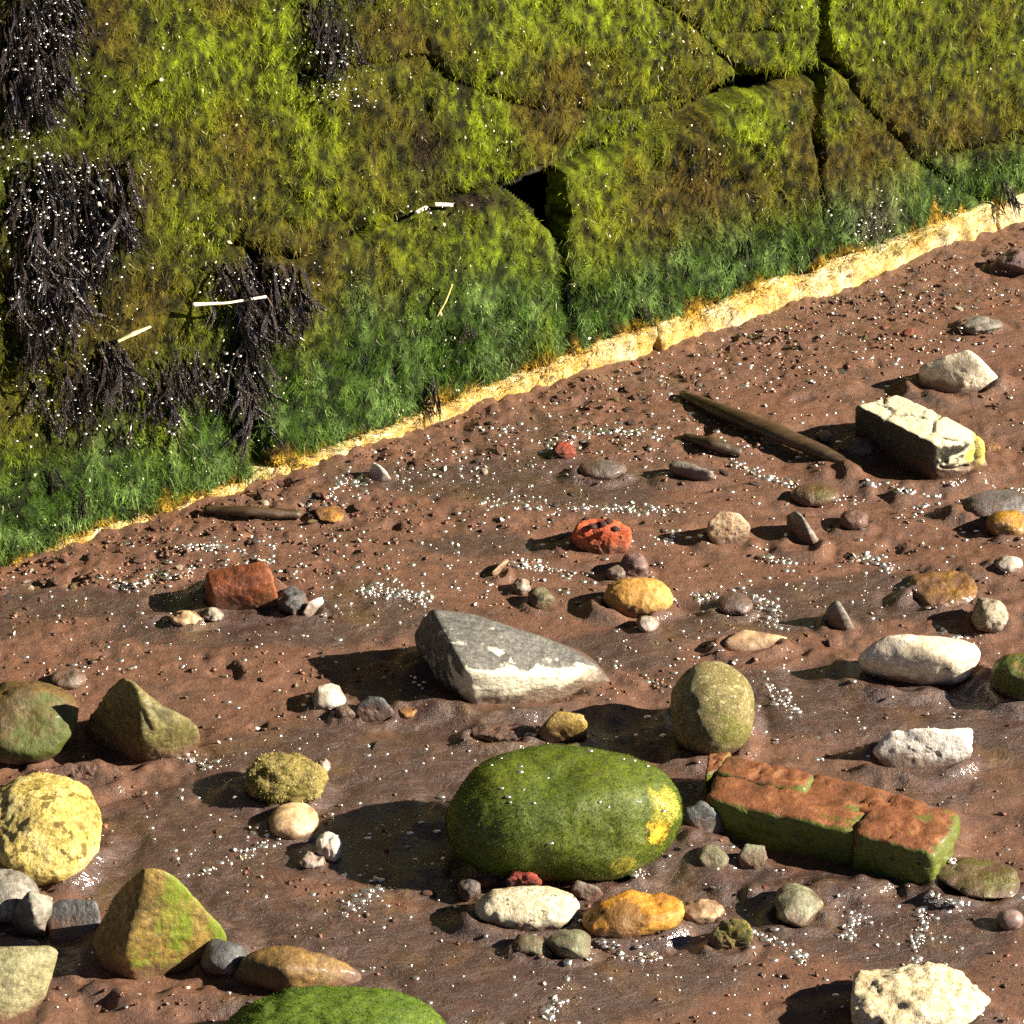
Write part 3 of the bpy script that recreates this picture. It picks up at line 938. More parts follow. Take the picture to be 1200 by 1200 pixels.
m_green = mat_stone('green_boulder_skin', srgb(88, 102, 16), srgb(74, 92, 12), srgb(100, 110, 20), 14, rough=0.6, bump=0.5, stain=False, dim=0.85,
                    patches=[((0.094, -0.044, 0.050), 0.018, srgb(226, 176, 48)), ((0.098, -0.02, 0.07), 0.02, srgb(150, 144, 42)), ((0.06, -0.06, 0.02), 0.016, srgb(150, 138, 44))])
gb = ell('mossy_boulder', 'large smooth boulder covered in green algae with a yellow patch', 'boulder', 660, 956, 272, 147, m_green, k=0.85, sink=0.1, seed=4, cuts=7, cut=(.86, .97), amp=0.045, freq=1.1, sub=6, boxy=2.4, rgh=0.012)

m = mat_stone('olive_egg', srgb(172, 156, 92), srgb(128, 116, 58), srgb(212, 196, 142), 60, rough=0.65, bump=0.9, speck=(srgb(226, 214, 160), 0.42, 180),
              moss=(srgb(140, 138, 34), srgb(110, 114, 20), 0.58, 0.8, (.5, -.5, .2), 0.22, 30))
ell('egg_stone', 'upright olive egg shaped stone behind the brick chunk', 'stone', 834, 832, 98, 110, m, k=1.05, sink=0.12, seed=5, cuts=4, cut=(.95, 1), amp=0.02, rgh=0.015)

m_wht = mat_stone('white_stone', srgb(222, 206, 178), srgb(196, 174, 140), srgb(236, 226, 206), 26, stain=False, dim=0.95, rough=0.55, bump=0.35,
                  patches=[((0.025, -0.05, 0.012), 0.026, srgb(70, 66, 40))])
hull('long_white_stone', 'long smooth cream stone at the right above the white one', 'stone',
     [(1000, 770, .03), (1028, 746, .05), (1090, 742, .05), (1146, 752, .042), (1156, 768, .03), (1132, 802, .0), (1085, 808, -.01), (1010, 798, -.01), (1110, 772, .045), (1060, 790, .02), (1130, 775, -.02)],
     m_wht, 12, 0.03, 1.8, 5, 6)
m = mat_stone('chalk', srgb(246, 240, 226), srgb(226, 216, 196), srgb(250, 247, 240), 30, stain=False, dim=0.95, rough=0.6, speck=(srgb(150, 136, 110), 0.30, 60))
hull('chalk_stone', 'bright white chalk stone right of the brick chunk', 'stone',
     [(1016, 878, .016), (1045, 855, .036), (1082, 852, .042), (1126, 858, .036), (1143, 854, .034), (1144, 884, .012), (1130, 903, -.006), (1050, 906, -.006), (1028, 894, -.006), (1090, 870, -.02)],
     m, 14, 0.06, 2.0, 5, 7, pits=0.02)
m = mat_stone('pale_rough', srgb(232, 214, 170), srgb(190, 164, 112), srgb(244, 234, 206), 26, rough=0.6, bump=0.9, speck=(srgb(140, 116, 70), 0.34, 44), dim=0.95)
ell('pale_rough_stone', 'rough cream stone cut by the bottom right edge of the picture', 'stone', 1072, 1174, 178, 86, m, k=0.5, sink=0.2, seed=8, cuts=12, cut=(.65, .92), amp=0.07, freq=1.8, pits=0.025, sub=6, rgh=0.035)

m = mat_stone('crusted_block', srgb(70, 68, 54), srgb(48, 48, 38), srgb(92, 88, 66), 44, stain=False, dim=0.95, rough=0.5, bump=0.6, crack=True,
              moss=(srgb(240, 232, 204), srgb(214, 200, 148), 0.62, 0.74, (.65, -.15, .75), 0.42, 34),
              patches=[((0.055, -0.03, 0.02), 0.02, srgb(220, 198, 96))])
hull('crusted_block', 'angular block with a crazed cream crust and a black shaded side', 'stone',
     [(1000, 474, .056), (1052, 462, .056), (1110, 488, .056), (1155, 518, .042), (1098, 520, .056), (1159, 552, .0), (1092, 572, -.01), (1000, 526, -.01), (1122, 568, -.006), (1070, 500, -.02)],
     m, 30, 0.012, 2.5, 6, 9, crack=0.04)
m = mat_stone('white_grey', srgb(228, 214, 184), srgb(176, 162, 136), srgb(240, 232, 212), 24, stain=False, dim=0.95, rough=0.55)
hull('pointed_pale_stone', 'pale pointed stone with a dark shaded end near the footing at upper right', 'stone',
     [(1074, 428, .028), (1136, 408, .05), (1150, 420, .044), (1180, 450, .0), (1166, 463, -.006), (1124, 468, -.008), (1076, 456, -.006), (1126, 446, .016), (1120, 430, -.02)],
     m, 16, 0.03, 2.0, 5, 10)

# --- the chunk of brickwork
t_ = NT('mossy_brick')
bn = t_.noise(t_.mapping(), 28, 8, 0.68, 0.3); bf = t_.noise(t_.mapping(), 240, 5, 0.7)
bc = t_.ramp(bn, [(0.3, srgb(80, 52, 32)), (0.5, srgb(128, 78, 44)), (0.7, srgb(170, 118, 72))])
bc = t_.mix(t_.mapr(bf, 0.45, 0.66, 0, 0.6), bc, srgb(84, 44, 26))
md = t_.ndot((.3, -.85, -.3))
mk = t_.math('ADD', t_.math('MULTIPLY', md, 0.26), t_.math('MULTIPLY', t_.noise(t_.mapping(), 20, 8, 0.78, 0.8), 1.0))
bc = t_.mix(t_.mapr(mk, 0.49, 0.58), bc, t_.mix(t_.mapr(bf, .3, .7), srgb(98, 104, 18), srgb(70, 80, 12)))
bb_ = t_.bump(bn, 0.6, 0.005); bb_ = t_.bump(bf, 0.7, 0.0016, bb_)
m_brk = t_.done(bc, 0.6, bb_, 0.1, 0.2)
chunk = empty('brickwork_chunk', at(975, 970))
tag(chunk, 'chunk of orange brickwork with mossy sides lying on the wet sand', 'brickwork')
ci = Matrix.Translation(Vector(at(975, 970))).inverted()
HB = 0.041
def brick(pts, seed, mat=None, name='brick', sharp=14, amp=0.05):
    o = hull(name, None, None, pts, mat or m_brk, sharp, amp, 3.0, 5, seed, parent=chunk, pits=0.07)
    o.matrix_parent_inverse = ci
    return o
# top edges run down to the right; each brick given by its four top corners and the same corners at the ground
def brick4(a, b_, c_, d_, seed, h=HB, dh=0.0):
    top = [(x, y, h + dh) for x, y in (a, b_, c_, d_)]
    bot = [(x, y + (h + .01) * CP / mpp(x, y), -.012) for x, y in (a, b_, c_, d_)]
    brick(top + bot, seed)
brick4((852, 882), (955, 905), (942, 928), (836, 904), 21, HB, -.004)
brick4((952, 902), (1128, 950), (1112, 980), (938, 930), 22, HB, -.001)
brick4((838, 900), (1024, 945), (1004, 976), (826, 936), 23, HB, .000)
brick4((1018, 944), (1120, 970), (1094, 1002), (998, 975), 24, HB, -.003)
brick4((830, 882), (858, 879), (842, 902), (826, 908), 27, 0.036)
m_mort = mat_plain('old_mortar', srgb(96, 84, 58), srgb(140, 122, 86), 120, 0.8, 0.8)
brick([(x, y, HB - .007) for x, y in ((850, 886), (1116, 950), (1092, 992), (834, 930))] + [(x, y + (HB + .003) * CP / mpp(x, y), -.012) for x, y in ((850, 886), (1116, 950), (1092, 992), (834, 930))], 29, m_mort, 'mortar', 20, 0.02)
STONES.append((975, 955, 145, 80))

# --- red bricks
m = mat_stone('orange_brick', srgb(222, 98, 48), srgb(178, 66, 34), srgb(236, 136, 84), 40, rough=0.6, speck=(srgb(70, 34, 24), 0.36, 90))
rb = empty('holed_brick', at(704, 640))
tag(rb, 'bright orange brick lump with dark holes above the yellow pebble', 'brick')
ri = Matrix.Translation(Vector(at(704, 640))).inverted()
o = hull('body', None, None, [(668, 622, .03), (680, 608, .036), (725, 607, .036), (741, 618, .03), (738, 646, .0), (715, 656, -.008), (680, 652, -.008), (668, 640, -.006), (735, 630, -.01), (700, 625, -.02)], m, 14, 0.07, 3.0, 5, 31, pits=0.05, parent=rb)
o.matrix_parent_inverse = ri
m_hole = mat_plain('hole_dark', (0.02, 0.008, 0.006), (0.05, 0.02, 0.012), 80, 0.9)
for i, (x, y) in enumerate(((687, 609), (694, 617), (713, 611), (721, 620), (706, 614))):
    U, F = ICO[3]
    P = at(x, y, 0.0318 + gz(*at(705, 630)[:2]))
    hn = fbm(U * 2 + i, 2, i)
    o = obj('hole', mesh_np('hole', U * (1 + .3 * hn[:, None]) * np.array([.0050, .0042, .0026]), [F]), m_hole, rb, P)
    o.matrix_parent_inverse = ri
STONES.append((704, 632, 40, 28))
m = mat_stone('dull_brick', srgb(146, 78, 42), srgb(98, 52, 30), srgb(184, 108, 60), 26, rough=0.6,
              moss=(srgb(86, 66, 24), srgb(66, 52, 20), 0.66, 0.9, (-.2, -.6, -.5), 0.35, 30))
hull('brick_fragment', 'dull red brick fragment standing near the wall at left', 'brick',
     [(240, 668, .036), (278, 662, .044), (308, 656, .048), (320, 672, .044), (330, 716, -.006), (250, 722, -.008), (238, 708, -.004), (300, 690, .03), (244, 690, .03), (300, 690, -.02), (318, 718, -.008)], m, 18, 0.035, 2.4, 5, 33)

# --- left group
m_ol = mat_stone('olive_dark', srgb(122, 112, 58), srgb(84, 78, 38), srgb(160, 146, 86), 24, rough=0.55,
                 moss=(srgb(116, 114, 40), srgb(88, 90, 26), 0.6, 0.75, (.4, -.4, .1), 0.2, 18))
pb = hull('pointed_boulder', 'dark olive pointed boulder at left with a lit right shoulder', 'boulder',
     [(142, 792, .10), (154, 795, .10), (122, 812, .075), (96, 855, .01), (190, 826, .066), (208, 858, .03), (208, 884, -.004), (166, 900, -.012), (110, 880, -.012), (180, 852, .055), (170, 850, -.02)],
     m_ol, 26, 0.045, 2.2, 6, 35)
sh = hull('shoulder', None, None, [(160, 812, .084), (198, 827, .066), (230, 844, .042), (239, 864, .016), (233, 880, -.004), (212, 894, -.008), (168, 900, -.012), (160, 862, .05), (150, 850, -.02)],
     m_ol, 10, 0.045, 2.2, 5, 36, parent=pb)
sh.matrix_parent_inverse = Matrix.Translation(pb.location).inverted()
m = mat_stone('edge_moss', srgb(112, 88, 44), srgb(76, 62, 30), srgb(142, 112, 62), 22, rough=0.6, moss=(srgb(92, 100, 26), srgb(66, 76, 18), 0.45, 0.68, (.3, -.8, -.3), 0.25, 24))
ell('mossy_edge_stone', 'rounded brown green stone cut by the left edge beside the pointed boulder', 'boulder', 30, 846, 122, 98, m, k=0.85, sink=0.15, seed=36, cuts=7, amp=0.05, freq=1.6)
m_yl = mat_stone('yellow_rough', srgb(226, 200, 104), srgb(140, 116, 36), srgb(246, 232, 164), 30, rough=0.6, bump=0.9, speck=(srgb(124, 106, 40), 0.43, 80), dim=0.9)
ell('yellow_stone', 'bright rough yellow stone at the left edge', 'boulder', 46, 974, 142, 124, m_yl, k=0.75, sink=0.12, seed=37, cuts=8, cut=(.8, .97), amp=0.04, freq=1.8, sub=6, rgh=0.022)
m_py = mat_stone('pyramid_moss', srgb(146, 120, 56), srgb(96, 82, 36), srgb(176, 146, 76), 18, rough=0.6,
                 moss=(srgb(124, 136, 24), srgb(94, 112, 14), 0.55, 0.68, (.75, -.2, .3), 0.24, 14), dim=0.9)
hull('pyramid_boulder', 'pyramid shaped boulder with green algae near the bottom left corner', 'boulder',
     [(170, 1012, .116), (200, 1016, .112), (130, 1052, .06), (106, 1104, .008), (110, 1142, -.012), (162, 1162, -.012), (236, 1142, -.012), (273, 1098, .024), (226, 1050, .074), (146, 1110, .045), (200, 1100, -.02), (258, 1120, -.004)],
     m_py, 14, 0.03, 1.8, 6, 38)
m_gr = mat_stone('cool_grey', srgb(150, 144, 130), srgb(108, 106, 98), srgb(184, 176, 156), 22, rough=0.55)
m_gd = mat_stone('dark_grey', srgb(92, 94, 94), srgb(64, 66, 68), srgb(120, 122, 122), 26, rough=0.45)
ell('pale_grey_stone', 'pale grey rounded stone on the left edge below the yellow stone', 'stone', 2, 1050, 84, 62, m_gr, k=0.8, sink=0.15, seed=39, cuts=8, amp=0.05)
hull('notched_grey_stone', 'small angular grey stone with a white edge beside the pyramid boulder', 'stone',
     [(18, 1060, .03), (34, 1042, .045), (62, 1050, .03), (62, 1068, .02), (54, 1100, -.006), (28, 1102, -.006), (10, 1084, -.004), (40, 1070, .035), (40, 1075, -.02)], m_gr, 18, 0.05, 2.4, 5, 40)
hull('dark_grey_stone', 'smooth dark blue grey stone tucked against the pyramid boulder', 'stone',
     [(50, 1068, .02), (70, 1052, .03), (112, 1056, .026), (118, 1080, .012), (110, 1112, -.006), (62, 1112, -.006), (80, 1080, -.02)], m_gd, 12, 0.03, 1.8, 5, 41)
m = mat_stone('greenish_block', srgb(176, 168, 122), srgb(134, 130, 92), srgb(204, 196, 150), 26, rough=0.55, moss=(srgb(148, 146, 80), srgb(120, 122, 60), 0.55, 0.75, (0, 0, -.5), 0.2, 30))
hull('corner_block', 'pale greenish flat topped block in the bottom left corner', 'boulder',
     [(-60, 1112, .056), (60, 1106, .056), (73, 1112, .052), (58, 1150, .024), (52, 1182, -.006), (0, 1212, -.01), (-60, 1216, -.01), (-60, 1150, .05), (30, 1126, .054), (0, 1150, -.02)], m, 18, 0.035, 2.0, 5, 42)
m = mat_stone('brown_flat', srgb(140, 106, 56), srgb(86, 68, 40), srgb(178, 142, 80), 22, rough=0.5, moss=(srgb(110, 98, 34), srgb(80, 72, 24), 0.55, 0.75, (-.5, -.4, .2), 0.3, 26))
hull('long_brown_stone', 'long low brown stone right of the pyramid boulder', 'stone',
     [(284, 1116, .028), (325, 1104, .034), (385, 1116, .024), (430, 1140, .004), (425, 1160, -.008), (350, 1176, -.01), (272, 1138, .012), (268, 1150, -.008), (330, 1136, .034), (350, 1130, -.02)], m, 12, 0.04, 2.2, 5, 43)
ell('dark_round_stone', 'small dark round stone between the pyramid boulder and the long brown stone', 'stone', 262, 1122, 56, 44, m_gd, k=0.8, sink=0.2, seed=44, sub=4)
m_g2 = mat_stone('bottom_green', srgb(94, 118, 22), srgb(76, 102, 16), srgb(108, 128, 30), 14, rough=0.7, bump=0.5, stain=False)
gb2 = ell('green_boulder', 'bright green algae boulder cut by the bottom edge', 'boulder', 390, 1226, 270, 128, m_g2, k=0.6, sink=0.15, seed=45, cuts=6, cut=(.88, 1), amp=0.03, freq=1.3, sub=6)
m = mat_stone('lumpy_olive', srgb(188, 168, 90), srgb(132, 120, 50), srgb(216, 200, 128), 50, rough=0.65, bump=1.0, moss=(srgb(132, 128, 36), srgb(104, 104, 24), 0.5, 0.7, (-.5, -.3, 0), 0.3, 40))
lo_ = ell('fuzzy_olive_stone', 'small fuzzy olive yellow stone above the cream pebble at left', 'stone', 334, 914, 94, 58, m, k=0.75, sink=0.15, seed=46, cuts=7, amp=0.08, freq=2.6)
m_cr = mat_stone('cream_pebble', srgb(240, 206, 158), srgb(220, 180, 126), srgb(246, 224, 190), 22, stain=False, dim=0.95, rough=0.5, bump=0.3)
ell('cream_pebble', 'flat oval cream pebble below the fuzzy olive stone', 'pebble', 344, 962, 58, 40, m_cr, k=0.4, sink=0.25, seed=47, cuts=4, cut=(.92, 1), amp=0.03, sub=4)
m_wp = mat_stone('white_pebble', srgb(236, 226, 208), srgb(206, 192, 168), srgb(246, 242, 232), 40, stain=False, dim=0.95, rough=0.5, bump=0.5)
ell('white_pebble', 'white lump right below the cream pebble', 'pebble', 386, 994, 32, 34, m_wp, k=0.8, sink=0.2, seed=48, amp=0.12, sub=4)
ell('white_pebble', 'knobbly pale bit left of the white lump under the cream pebble', 'pebble', 366, 1008, 30, 18, m_wp, k=0.6, sink=0.2, seed=49, amp=0.18, sub=4)
ell('white_pebble', 'tiny white chip touching the fuzzy olive stone', 'pebble', 379, 897, 16, 18, m_wp, k=0.7, sink=0.2, seed=50, amp=0.12, sub=4)

# --- round the green boulder
m = mat_stone('speckled_white', srgb(232, 218, 182), srgb(196, 178, 134), srgb(244, 238, 218), 40, stain=False, dim=0.95, rough=0.6, bump=0.7, speck=(srgb(110, 96, 60), 0.38, 110))
ell('speckled_stone', 'speckled white oval stone in front of the big green boulder', 'stone', 618, 1065, 124, 50, m, k=0.8, sink=0.15, seed=51, cuts=5, cut=(.88, 1), amp=0.04)
m_or = mat_stone('orange_ochre', srgb(212, 148, 44), srgb(160, 100, 28), srgb(230, 180, 80), 24, rough=0.45, patches=[((-0.01, -0.02, 0.02), 0.02, srgb(120, 84, 30))])
ell('ochre_stone', 'orange ochre stone right of the speckled white stone', 'stone', 742, 1072, 120, 54, m_or, k=0.7, sink=0.18, rot=R(8), seed=52, cuts=9, cut=(.75, .95), amp=0.05)
m_rd = mat_stone('red_bit', srgb(214, 78, 44), srgb(160, 50, 32), srgb(230, 128, 92), 60, rough=0.5, bump=1)
hull('red_shard', 'jagged red fragment resting behind the speckled white stone', 'fragment',
     [(592, 1030, .02), (604, 1018, .028), (630, 1022, .026), (636, 1036, .014), (620, 1050, -.004), (594, 1048, -.004), (612, 1034, -.01)], m_rd, 16, 0.16, 3.2, 4, 53)
m_pu = mat_stone('purple_dark', srgb(96, 66, 64), srgb(60, 44, 46), srgb(126, 92, 86), 50, rough=0.4)
ell('purple_pebble', 'dark purple knob at the left end of the speckled white stone', 'pebble', 572, 1028, 34, 24, m_pu, k=0.9, sink=0.15, seed=54, amp=0.1, sub=4)
ell('purple_pebble', 'blackish lump left of the purple knob', 'pebble', 550, 1042, 26, 26, m_gd, k=0.9, sink=0.15, seed=55, amp=0.1, sub=4)
m_gg = mat_stone('green_grey', srgb(138, 140, 104), srgb(98, 104, 78), srgb(172, 172, 134), 40, rough=0.45, speck=(srgb(190, 186, 150), 0.36, 120))
ell('green_grey_pebble', 'rounded green grey pebble below the speckled white stone', 'pebble', 668, 1108, 56, 36, m_gg, k=0.7, sink=0.2, seed=56, amp=0.06, sub=4)
ell('green_grey_pebble', 'dark mottled pebble left of the green grey pebble', 'pebble', 622, 1108, 44, 26, m_gg, k=0.6, sink=0.25, seed=57, amp=0.06, sub=4)
hull('grey_shard', 'small silvery shard between the green boulder and the ochre stone', 'fragment',
     [(668, 1042, .012), (674, 1030, .018), (704, 1040, .012), (709, 1050, .0), (690, 1058, -.004), (670, 1052, -.004), (690, 1044, -.01)], m_gr, 18, 0.08, 3, 4, 58)
m_sg = mat_stone('sage_stone', srgb(150, 148, 116), srgb(110, 112, 88), srgb(184, 180, 146), 36, rough=0.4, speck=(srgb(206, 200, 164), 0.38, 90))
ell('sage_stone', 'sage grey rounded stone half sunk in front of the brick chunk', 'stone', 934, 1063, 62, 50, m_sg, k=0.6, sink=0.28, seed=59, cuts=6, amp=0.06, sub=4)
m_ms = mat_stone('small_moss', srgb(176, 160, 64), srgb(110, 106, 26), srgb(208, 192, 110), 50, rough=0.6, bump=1.0, moss=(MOSSG, MOSSG2, 0.5, 0.7, (-.3, -.2, .1), 0.3, 50))
hull('mossy_pebble', 'small jagged mossy yellow stone left of the sage stone', 'stone',
     [(830, 1098, .014), (846, 1078, .03), (874, 1076, .034), (884, 1090, .022), (878, 1116, -.006), (842, 1120, -.006), (858, 1096, -.02), (828, 1110, -.004)], m_ms, 14, 0.12, 2.8, 5, 60)
ell('tan_pebble', 'tan flat piece behind the small mossy yellow stone', 'pebble', 822, 1068, 50, 26, m_cr, k=0.5, sink=0.2, seed=61, amp=0.12, sub=4)
ell('olive_pebble', 'small olive pebble left of its twin under the brick chunk', 'pebble', 834, 1004, 40, 34, m_gg, k=0.8, sink=0.2, seed=62, amp=0.07, sub=4)
hull('olive_chip', 'small angular pale olive chip under the shaded side of the brick chunk', 'pebble',
     [(864, 1002, .014), (874, 988, .022), (896, 990, .018), (900, 1006, .008), (890, 1022, -.004), (866, 1018, -.004), (882, 1004, -.012)], m_gg, 18, 0.06, 3, 4, 63)
hull('dark_glassy_stone', 'dark glassy angular stone between the green boulder and the brick chunk', 'stone',
     [(800, 948, .03), (822, 936, .036), (842, 950, .026), (852, 976, .0), (830, 990, -.006), (798, 980, -.006), (824, 960, -.015)], m_gd, 18, 0.05, 2.5, 4, 64)
m_sm = mat_stone('sunk_moss', srgb(108, 98, 44), srgb(80, 72, 34), srgb(134, 124, 56), 30, rough=0.35, moss=(srgb(112, 112, 36), srgb(84, 88, 24), 0.45, 0.65, UPV, 0.1, 30), coat=0.5)
ell('sunk_mossy_stone', 'low mossy stone barely out of the water right of the brick chunk', 'stone', 1146, 1030, 104, 46, m_sm, k=0.35, sink=0.3, rot=R(-14), seed=65, amp=0.06)
m_pb = mat_stone('purple_ball', srgb(160, 138, 132), srgb(130, 108, 106), srgb(184, 164, 156), 30, rough=0.4, bump=0.2)
ell('round_pebble', 'small round mauve pebble by the right edge low down', 'pebble', 1184, 1078, 32, 24, m_pb, k=0.9, sink=0.15, seed=66, cuts=3, cut=(.95, 1), amp=0.02, sub=4)
m_ty = mat_stone('tan_olive', srgb(178, 148, 66), srgb(136, 110, 44), srgb(204, 176, 96), 30, rough=0.5)
hull('ochre_cap_stone', 'ochre topped stone just behind the big green boulder', 'stone',
     [(636, 850, .022), (650, 832, .034), (684, 834, .032), (692, 850, .02), (690, 872, -.006), (640, 874, -.008), (626, 860, .004), (664, 852, -.015)], m_ty, 12, 0.05, 2.0, 4, 67)
ell('dark_sliver', 'dark wet sliver left of the ochre topped stone', 'fragment', 590, 858, 80, 20, m_pu, k=0.4, sink=0.25, seed=68, amp=0.16, sub=4)

# --- small ones at left centre
ell('white_pebble', 'white pebble leading the row of small stones left of the slate', 'pebble', 384, 817, 44, 30, m_wp, k=0.6, sink=0.2, seed=70, cuts=8, cut=(.7, .95), amp=0.06, sub=4)
ell('brown_pebble', 'small brown grey pebble next to the white one left of the slate', 'pebble', 408, 834, 30, 18, m_gr, k=0.7, sink=0.2, seed=71, amp=0.08, sub=4)
hull('dark_shard', 'dark angular shard with a pale edge left of the slate', 'fragment',
     [(412, 830, .012), (432, 815, .022), (448, 816, .024), (464, 834, .008), (460, 846, -.004), (420, 848, -.004), (440, 832, -.012)], m_gd, 20, 0.06, 3, 4, 72)
m_oy = mat_stone('orange_small', srgb(236, 166, 44), srgb(206, 124, 28), srgb(246, 200, 96), 60, rough=0.45)
ell('orange_chip', 'tiny bright orange chip at the end of the row left of the slate', 'fragment', 476, 834, 28, 16, m_oy, k=0.6, sink=0.2, rot=R(-20), seed=73, amp=0.08, sub=4)
ell('grey_pebble', 'pale grey flat pebble above the pointed boulder', 'pebble', 80, 796, 42, 24, m_gr, k=0.5, sink=0.2, seed=74, cuts=8, amp=0.08, sub=4)
ell('white_pebble', 'small white pebble in front of the dull red brick, right one', 'pebble', 250, 720, 24, 16, m_wp, k=0.7, sink=0.2, seed=75, amp=0.08, sub=4)
ell('pink_pebble', 'pinkish lump in front of the dull red brick, left of the white pebble', 'pebble', 216, 724, 40, 20, m_cr, k=0.5, sink=0.2, seed=76, amp=0.14, sub=4)
hull('white_shard', 'upright white shard right of the dull red brick', 'fragment',
     [(354, 718, .006), (362, 704, .018), (378, 698, .02), (380, 706, .012), (362, 726, -.004), (352, 724, -.004), (370, 712, -.008)], m_wp, 18, 0.06, 3, 4, 77)
ell('dark_pebble', 'dark weedy lump hard against the right of the dull red brick', 'pebble', 342, 706, 34, 34, m_gd, k=0.6, sink=0.25, seed=78, amp=0.2, sub=4)
hull('white_wedge', 'white wedge shaped stone under the footing left of centre', 'pebble',
     [(432, 556, .006), (436, 540, .022), (448, 546, .02), (460, 562, .002), (448, 568, -.004), (434, 566, -.004), (446, 556, -.01)], m_wp, 16, 0.06, 3, 4, 79)
ell('orange_patch_stone', 'orange flat piece at the tip of the dark stick by the wall', 'fragment', 386, 603, 36, 22, m_oy, k=0.35, sink=0.3, seed=80, amp=0.1, sub=4)

# --- centre
m_ye = mat_stone('yellow_pebble', srgb(226, 172, 84), srgb(190, 132, 58), srgb(240, 200, 116), 26, rough=0.55, bump=0.5, speck=(srgb(150, 100, 50), 0.32, 140))
ell('yellow_pebble', 'smooth oval yellow pebble in the middle below the orange brick', 'pebble', 748, 700, 82, 46, m_ye, k=0.8, sink=0.12, seed=81, cuts=4, cut=(.92, 1), amp=0.025)
ell('white_pebble', 'small white pebble just below the oval yellow pebble', 'pebble', 758, 731, 28, 20, m_wp, k=0.6, sink=0.2, seed=82, cuts=8, cut=(.75, .95), amp=0.05, sub=4)
m_mv = mat_stone('mauve_stone', srgb(142, 112, 106), srgb(108, 84, 82), srgb(168, 140, 130), 30, rough=0.4)
ell('mauve_pebble', 'mauve grey pebble between the orange brick and the yellow pebble', 'pebble', 744, 664, 36, 32, m_mv, k=0.8, sink=0.2, seed=83, amp=0.06, sub=4)
ell('mauve_pebble', 'smaller grey pebble left of the mauve one above the yellow pebble', 'pebble', 722, 672, 24, 18, m_gr, k=0.8, sink=0.2, seed=84, amp=0.08, sub=4)
ell('orange_pebble', 'small bright orange pebble near the white grit above the grey flat stone', 'pebble', 661, 528, 28, 20, m_rd, k=0.8, sink=0.15, seed=85, amp=0.12, sub=4)
m_bg = mat_stone('blue_grey', srgb(118, 114, 110), srgb(92, 90, 88), srgb(140, 134, 128), 26, rough=0.35, coat=0.4)
ell('flat_grey_stone', 'flat blue grey stone above and left of the orange brick', 'stone', 708, 551, 60, 24, m_bg, k=0.5, sink=0.25, seed=86, cuts=5, amp=0.04, sub=4)
hull('grey_wedge', 'pale ended grey wedge right of the flat blue grey stone', 'stone',
     [(780, 545, .014), (790, 537, .018), (838, 552, .016), (841, 560, .006), (826, 569, -.004), (790, 560, -.004), (810, 552, -.012)], m_gr, 16, 0.07, 2.8, 4, 87)
m_pk = mat_stone('pink_pale', srgb(222, 192, 152), srgb(176, 136, 100), srgb(238, 220, 190), 40, rough=0.55, speck=(srgb(120, 80, 60), 0.36, 80))
hull('pale_rough_pebble', 'rough pale stone with a dark shaded left half right of the orange brick', 'stone',
     [(826, 612, .03), (842, 598, .04), (868, 600, .038), (882, 618, .014), (876, 640, -.006), (840, 644, -.006), (828, 634, -.004), (850, 620, -.015)], m_pk, 12, 0.08, 2.4, 5, 88)
hull('leaning_shard', 'thin leaning brown shard with a pale lit edge', 'fragment',
     [(920, 604, .02), (931, 597, .034), (938, 600, .034), (966, 640, .0), (958, 648, -.004), (924, 632, -.004), (944, 620, -.01)], m_gr, 20, 0.04, 2.5, 4, 89)
ell('dark_round_pebble', 'small dark rounded pebble right of the leaning shard', 'pebble', 1002, 609, 36, 24, m_mv, k=0.8, sink=0.2, seed=90, amp=0.05, sub=4)
ell('mossy_dark_stone', 'low dark green stone above the leaning shard', 'stone', 955, 580, 58, 28, m_sm, k=0.5, sink=0.25, seed=91, amp=0.06, sub=4)
hull('tall_shard', 'thin brown slate shard standing left of the long cream stone', 'fragment',
     [(966, 714, .02), (978, 702, .034), (984, 704, .032), (1004, 738, .0), (996, 744, -.004), (970, 736, -.004), (984, 722, -.01)], m_gr, 20, 0.04, 2.5, 4, 92)
hull('flat_cream_stone', 'flat cream flake above the olive egg stone', 'stone',
     [(846, 752, .01), (850, 746, .012), (870, 736, .013), (926, 746, .008), (920, 754, .002), (880, 768, -.004), (848, 766, -.004), (880, 752, -.01)], m_cr, 16, 0.04, 2.2, 4, 93)
ell('sunk_grey_pebble', 'round grey pebble half under water left of the flat cream flake', 'pebble', 860, 709, 44, 28, m_bg, k=0.5, sink=0.28, seed=94, amp=0.04, sub=4)
m_os = mat_stone('sunk_orange', srgb(168, 120, 44), srgb(128, 86, 36), srgb(196, 148, 66), 30, rough=0.35, coat=0.5)
ell('sunk_orange_stone', 'orange brown stone lying under the water film at right', 'stone', 1106, 690, 80, 50, m_os, k=0.22, sink=0.36, seed=95, amp=0.06)
m_cb = mat_stone('cobbly_white', srgb(222, 208, 178), srgb(170, 152, 120), srgb(240, 232, 212), 50, rough=0.6, bump=1.0, speck=(srgb(96, 78, 56), 0.4, 70))
ell('cobbly_pebble', 'round knobbly white pebble above the long cream stone', 'pebble', 1160, 721, 42, 42, m_cb, k=0.95, sink=0.15, seed=96, amp=0.1, freq=3, sub=4)
ell('white_pebble', 'small clean white pebble near the right edge under the golden stone', 'pebble', 1182, 661, 34, 20, m_wp, k=0.7, sink=0.2, seed=97, amp=0.04, sub=4)
m_gs = mat_stone('golden_stone', srgb(196, 142, 30), srgb(156, 106, 22), srgb(214, 172, 60), 30, rough=0.35, coat=0.4)
